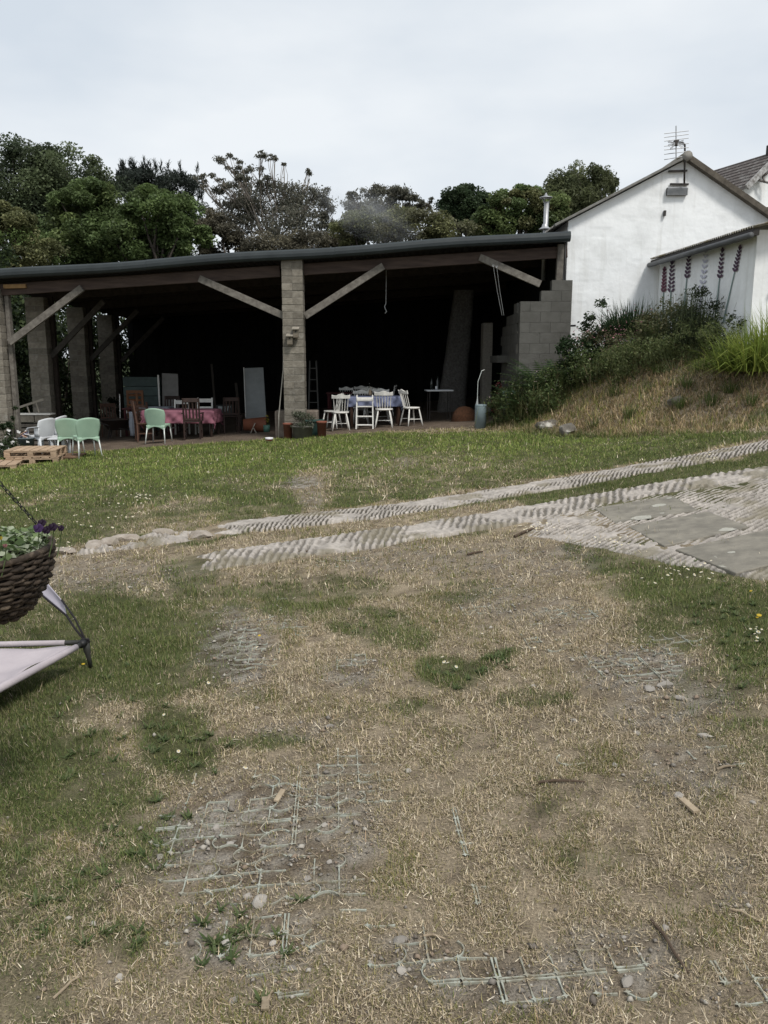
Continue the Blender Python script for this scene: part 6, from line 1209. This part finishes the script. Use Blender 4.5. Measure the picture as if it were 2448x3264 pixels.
# planting
pl_ = empty('pansy_planting', bc + Vector((0, 0, -.015))); tag(pl_, 'pale leaved planting with purple pansies filling the basket', 'pansies')
n = 900; a_ = rng.uniform(0, 6.28, n); r_ = TR * 1.0 * np.sqrt(rng.random(n)); P = np.stack([r_ * np.cos(a_), r_ * np.sin(a_), rng.uniform(0, .055, n) + .02 * (1 - r_ / TR)], 1); P = np.array([tuple(tilt @ Vector(p)) for p in P])
V, F, C = leaf_arrays(P, .030, mixcol([(.30, .36, .22), (.16, .22, .09), (.40, .44, .32), (.09, .14, .05)], n), .8, .75, .3); link('foliage', npmesh('foliage', V, F, LEAF, C), pl_)
def pansy(u, v, Y, c1, s=.022):
    p = at(u, v, Y) - pl_.location; V = []; F = []; C = []; f0 = Vector((.1, -1, .35)).normalized(); x_ = f0.cross(Vector((0, 0, 1))).normalized(); y_ = x_.cross(f0)
    for k in range(5):
        a2 = math.pi / 2 + k * 2 * math.pi / 5; c_ = p + (x_ * math.cos(a2) + y_ * math.sin(a2)) * s * .62 + f0 * .002 * k; o_ = len(V); V.append(tuple(c_)); C.append(c1)
        for q in range(8): a3 = q * math.pi / 4; V.append(tuple(c_ + (x_ * math.cos(a3) + y_ * math.sin(a3)) * s * .68 + f0 * .003 * math.sin(a3 * 2))); C.append(tuple(np.array(c1) * random.uniform(.7, 1.2)))
        F += [(o_, o_ + q + 1, o_ + (q + 1) % 8 + 1) for q in range(8)]
    link('pansy', npmesh('pansy', np.array(V), np.array(F), LEAF, np.array(C)), pl_); m = MB(); m.tube([p + Vector((0, .004, 0)), p + Vector((-.015, .02, -.05)), p + Vector((-.03, .02, -.10))], .0016, 5); m.build('flower_stem', mat('pansy_stem', (.09, .13, .05, 1), None, 5, .7), pl_)
PUR = (.05, .022, .085); DPU = (.022, .010, .028)
pansy(124, 1684, 2.48, PUR, .012); pansy(136, 1667, 2.52, DPU, .010); pansy(171, 1680, 2.50, DPU, .011); pansy(150, 1690, 2.52, DPU, .011); pansy(196, 1684, 2.50, DPU, .008); pansy(3, 1716, 2.4, (.35, .28, .03), .005); pansy(18, 1740, 2.36, (.26, .12, .12), .005)
# chain, hook and crook the basket hangs from
hook = bc + Vector((0, 0, .33)); cn = empty('basket_chain', hook); tag(cn, 'dark three strand chain holding up the willow basket', 'chain')
for a_ in (R(35), R(155), R(275)):
    e_ = tilt @ Vector((TR * math.cos(a_), TR * math.sin(a_), .005)) + bc - hook; L_ = e_.length; nl_ = int(L_ / .017)
    for k in range(nl_):
        c_ = e_ * ((k + .5) / nl_); d_ = e_.normalized(); s_ = d_.cross(Vector((0, 1, .2))).normalized(); s_ = s_ if k % 2 else d_.cross(s_).normalized(); m = MB(); m.tube([c_ + d_ * .012 * math.cos(q) + s_ * .0055 * math.sin(q) for q in np.linspace(0, 2 * math.pi, 9)], .0017, 5, False); m.build('link', BLK, cn)
ck = empty('crook_post', Vector((bc.x - .42, bc.y + .05, Z(bc.x - .42, bc.y + .05)))); tag(ck, 'black iron crook post carrying the willow basket', 'post'); b0 = Vector((0, 0, -.2)); hk_ = hook - ck.location; top = hk_.z + .30
m = MB(); m.tube([b0, (0, 0, top - .12), (.04, -.005, top - .03), (.14, -.02, top + .03), (.30, -.04, top), (hk_.x, hk_.y, top - .12), (hk_.x, hk_.y, hk_.z + .02), (hk_.x - .01, hk_.y, hk_.z - .004)], .007, 8); m.build('rod', IRON, ck, smooth=True)
# ------------------------------------------------------------------ garden lounger at the left edge
FAB = mat('pale_mauve_fabric', (.43, .385, .40, 1), (.34, .305, .325, 1), 4, .85, .15, 90); FRM = mat('dark_tube', (.035, .036, .034, 1), (.05, .05, .046, 1), 12, .5); CRD = mat('black_cord', (.018, .016, .018, 1), None, 30, .9)
foot = gp(290, 2128); LGt = at(272, 2045, foot.y + .02); LZ = LGt.z; lo_o = Vector((foot.x, foot.y, foot.z)); lg = empty('garden_lounger', lo_o); tag(lg, 'low lounger of pale fabric laced to a dark tube frame', 'lounger')
ll = lambda m, n, mt, **k: hs(m, n, mt, o=lo_o, root=lg, **k)
c1 = LGt; zf = LZ + .012
def pz(u, v, z):
    d = ray(u, v); t_ = (z - EYE) / d[2]; return Vector((d[0] * t_, d[1] * t_, z))
cA = pz(272, 2047, zf); cF = pz(-150, 2275, zf - .0); cB = pz(-400, 2066, zf + .02); cD = cF + (cB - cA)
m = MB(); m.tube([cA, cF], .013, 10); ll(m, 'side_tube', FRM, smooth=True); m = MB(); m.tube([cA, cB], .013, 10); ll(m, 'end_tube', FRM, smooth=True); m = MB(); m.tube([cF, cD, cB], .013, 10); ll(m, 'far_tube', FRM, smooth=True)
for (c_, dv) in ((cA, None), (cF, (.03, 0)), (cB, (0, .02)), (cD, (0, 0))):
    f_ = Vector((foot.x, foot.y, foot.z - .004)) if dv is None else Vector((c_.x + dv[0], c_.y + dv[1], Z(c_.x, c_.y) - .01)); m = MB(); m.tube([c_ + Vector((0, 0, .006)), c_.lerp(f_, .3), c_.lerp(f_, .55), f_], [.022, .020, .013, .011], 10); ll(m, 'leg', FRM, smooth=True)
m = MB(); d_ = (cF - cA).normalized(); m.tube([cA - d_ * .012, cA + d_ * .045], .021, 12); ll(m, 'corner_joint', BLK, smooth=True)
# fabric: taut sheet pulled to the corner, sleeve rolled over the side tube, sagging middle
p_in = cA.lerp(cF, .10); q_in = cA.lerp(cB, .055)
def fabf(s, t):
    a_ = p_in.lerp(cF, t); b_ = q_in.lerp(cB, t) if False else cA.lerp(cB, .055 + .9 * 1.0 * t); 
    e0 = cA.lerp(cF, .09 + .91 * t); e1 = cA.lerp(cB, .05 + .0 * t) + (cF - cA) * t
    w_ = (cB - cA) * .96 * s; p = cA + (cF - cA) * (.085 * (1 - s) ** 3 + .02 + .07 * min(1, max(0, (s - .04) / .12)) * (1 - t) + .975 * t) + w_ * 1.0 + (cB - cA) * .012
    sag = -.055 * math.sin(min(1, s) * math.pi) ** .8 * math.sin(min(max(t, 0.0), 1) * math.pi) ** .5; wr = (.006 * math.sin(s * 30 + t * 5) + .005 * math.sin(t * 23 - s * 9)) * math.sin(t * math.pi) * (1 - s) ; return p + Vector((0, 0, .013 + sag + wr))
m = MB(); m.grid(fabf, 40, 30); ll(m, 'fabric', FAB, smooth=True, solid=.003)
m = MB(); m.tube([cA.lerp(cF, .085), cA.lerp(cF, .2), cA.lerp(cF, .6), cF], [.017, .019, .020, .020], 12); ll(m, 'fabric_sleeve', FAB, smooth=True); m = MB(); m.tube([cA.lerp(cB, .10), cA.lerp(cB, .3), cB], [.015, .017, .018], 12); ll(m, 'fabric_sleeve', FAB, smooth=True)
# backrest side: strap of fabric with cords tied to the corner joint
ya = cA.y + .03; k0 = cA + Vector((0, 0, .015)); s1, s2, s3, s4 = at(140, 1846, ya + .30), at(196, 1912, ya + .16), at(212, 1962, ya + .13), at(118, 1884, ya + .30); dirb = (at(135, 1850, ya + .3) - at(200, 1935, ya + .15)); e1_, e2_ = s1 + dirb * 1.2, s4 + dirb * 1.2
def stf(s, t):
    a_ = [e1_, s1, s2]; b_ = [e2_, s4, s3]; f = s * 2; i = min(int(f), 1); f -= i; p = a_[i].lerp(a_[i + 1], f); q = b_[i].lerp(b_[i + 1], f); return p.lerp(q, t) + Vector((0, .012 * math.sin(t * math.pi), 0))
m = MB(); m.grid(stf, 17, 7); ll(m, 'backrest_strap', mat('pale_lilac_fabric', (.42, .395, .45, 1), (.35, .33, .38, 1), 5, .85), smooth=True, solid=.003)
m = MB(); m.tube([s2, s2.lerp(k0, .5) + Vector((.01, 0, .006)), k0], .0055, 7); m.tube([e2_, s4, s3.lerp(s4, .3), s3, s3.lerp(k0, .5) + Vector((-.006, 0, -.006)), k0 + Vector((-.005, 0, 0))], .0065, 7); m.tube([k0 + Vector((.022 * math.cos(q), -.004, .012 * math.sin(q) - .006)) for q in np.linspace(0, 6.3, 12)], .006, 6); m.tube([k0, k0 + Vector((.02, -.005, .008)), k0 + Vector((.03, -.01, -.012))], .004, 6); ll(m, 'lacing_cord', CRD, smooth=True)
bt = e1_.lerp(e2_, .5); m = MB(); m.tube([cB + Vector((0, 0, 0)), Vector((bt.x - .25, bt.y + .05, bt.z + .05)), bt], .013, 9); ll(m, 'backrest_tube', FRM, smooth=True)
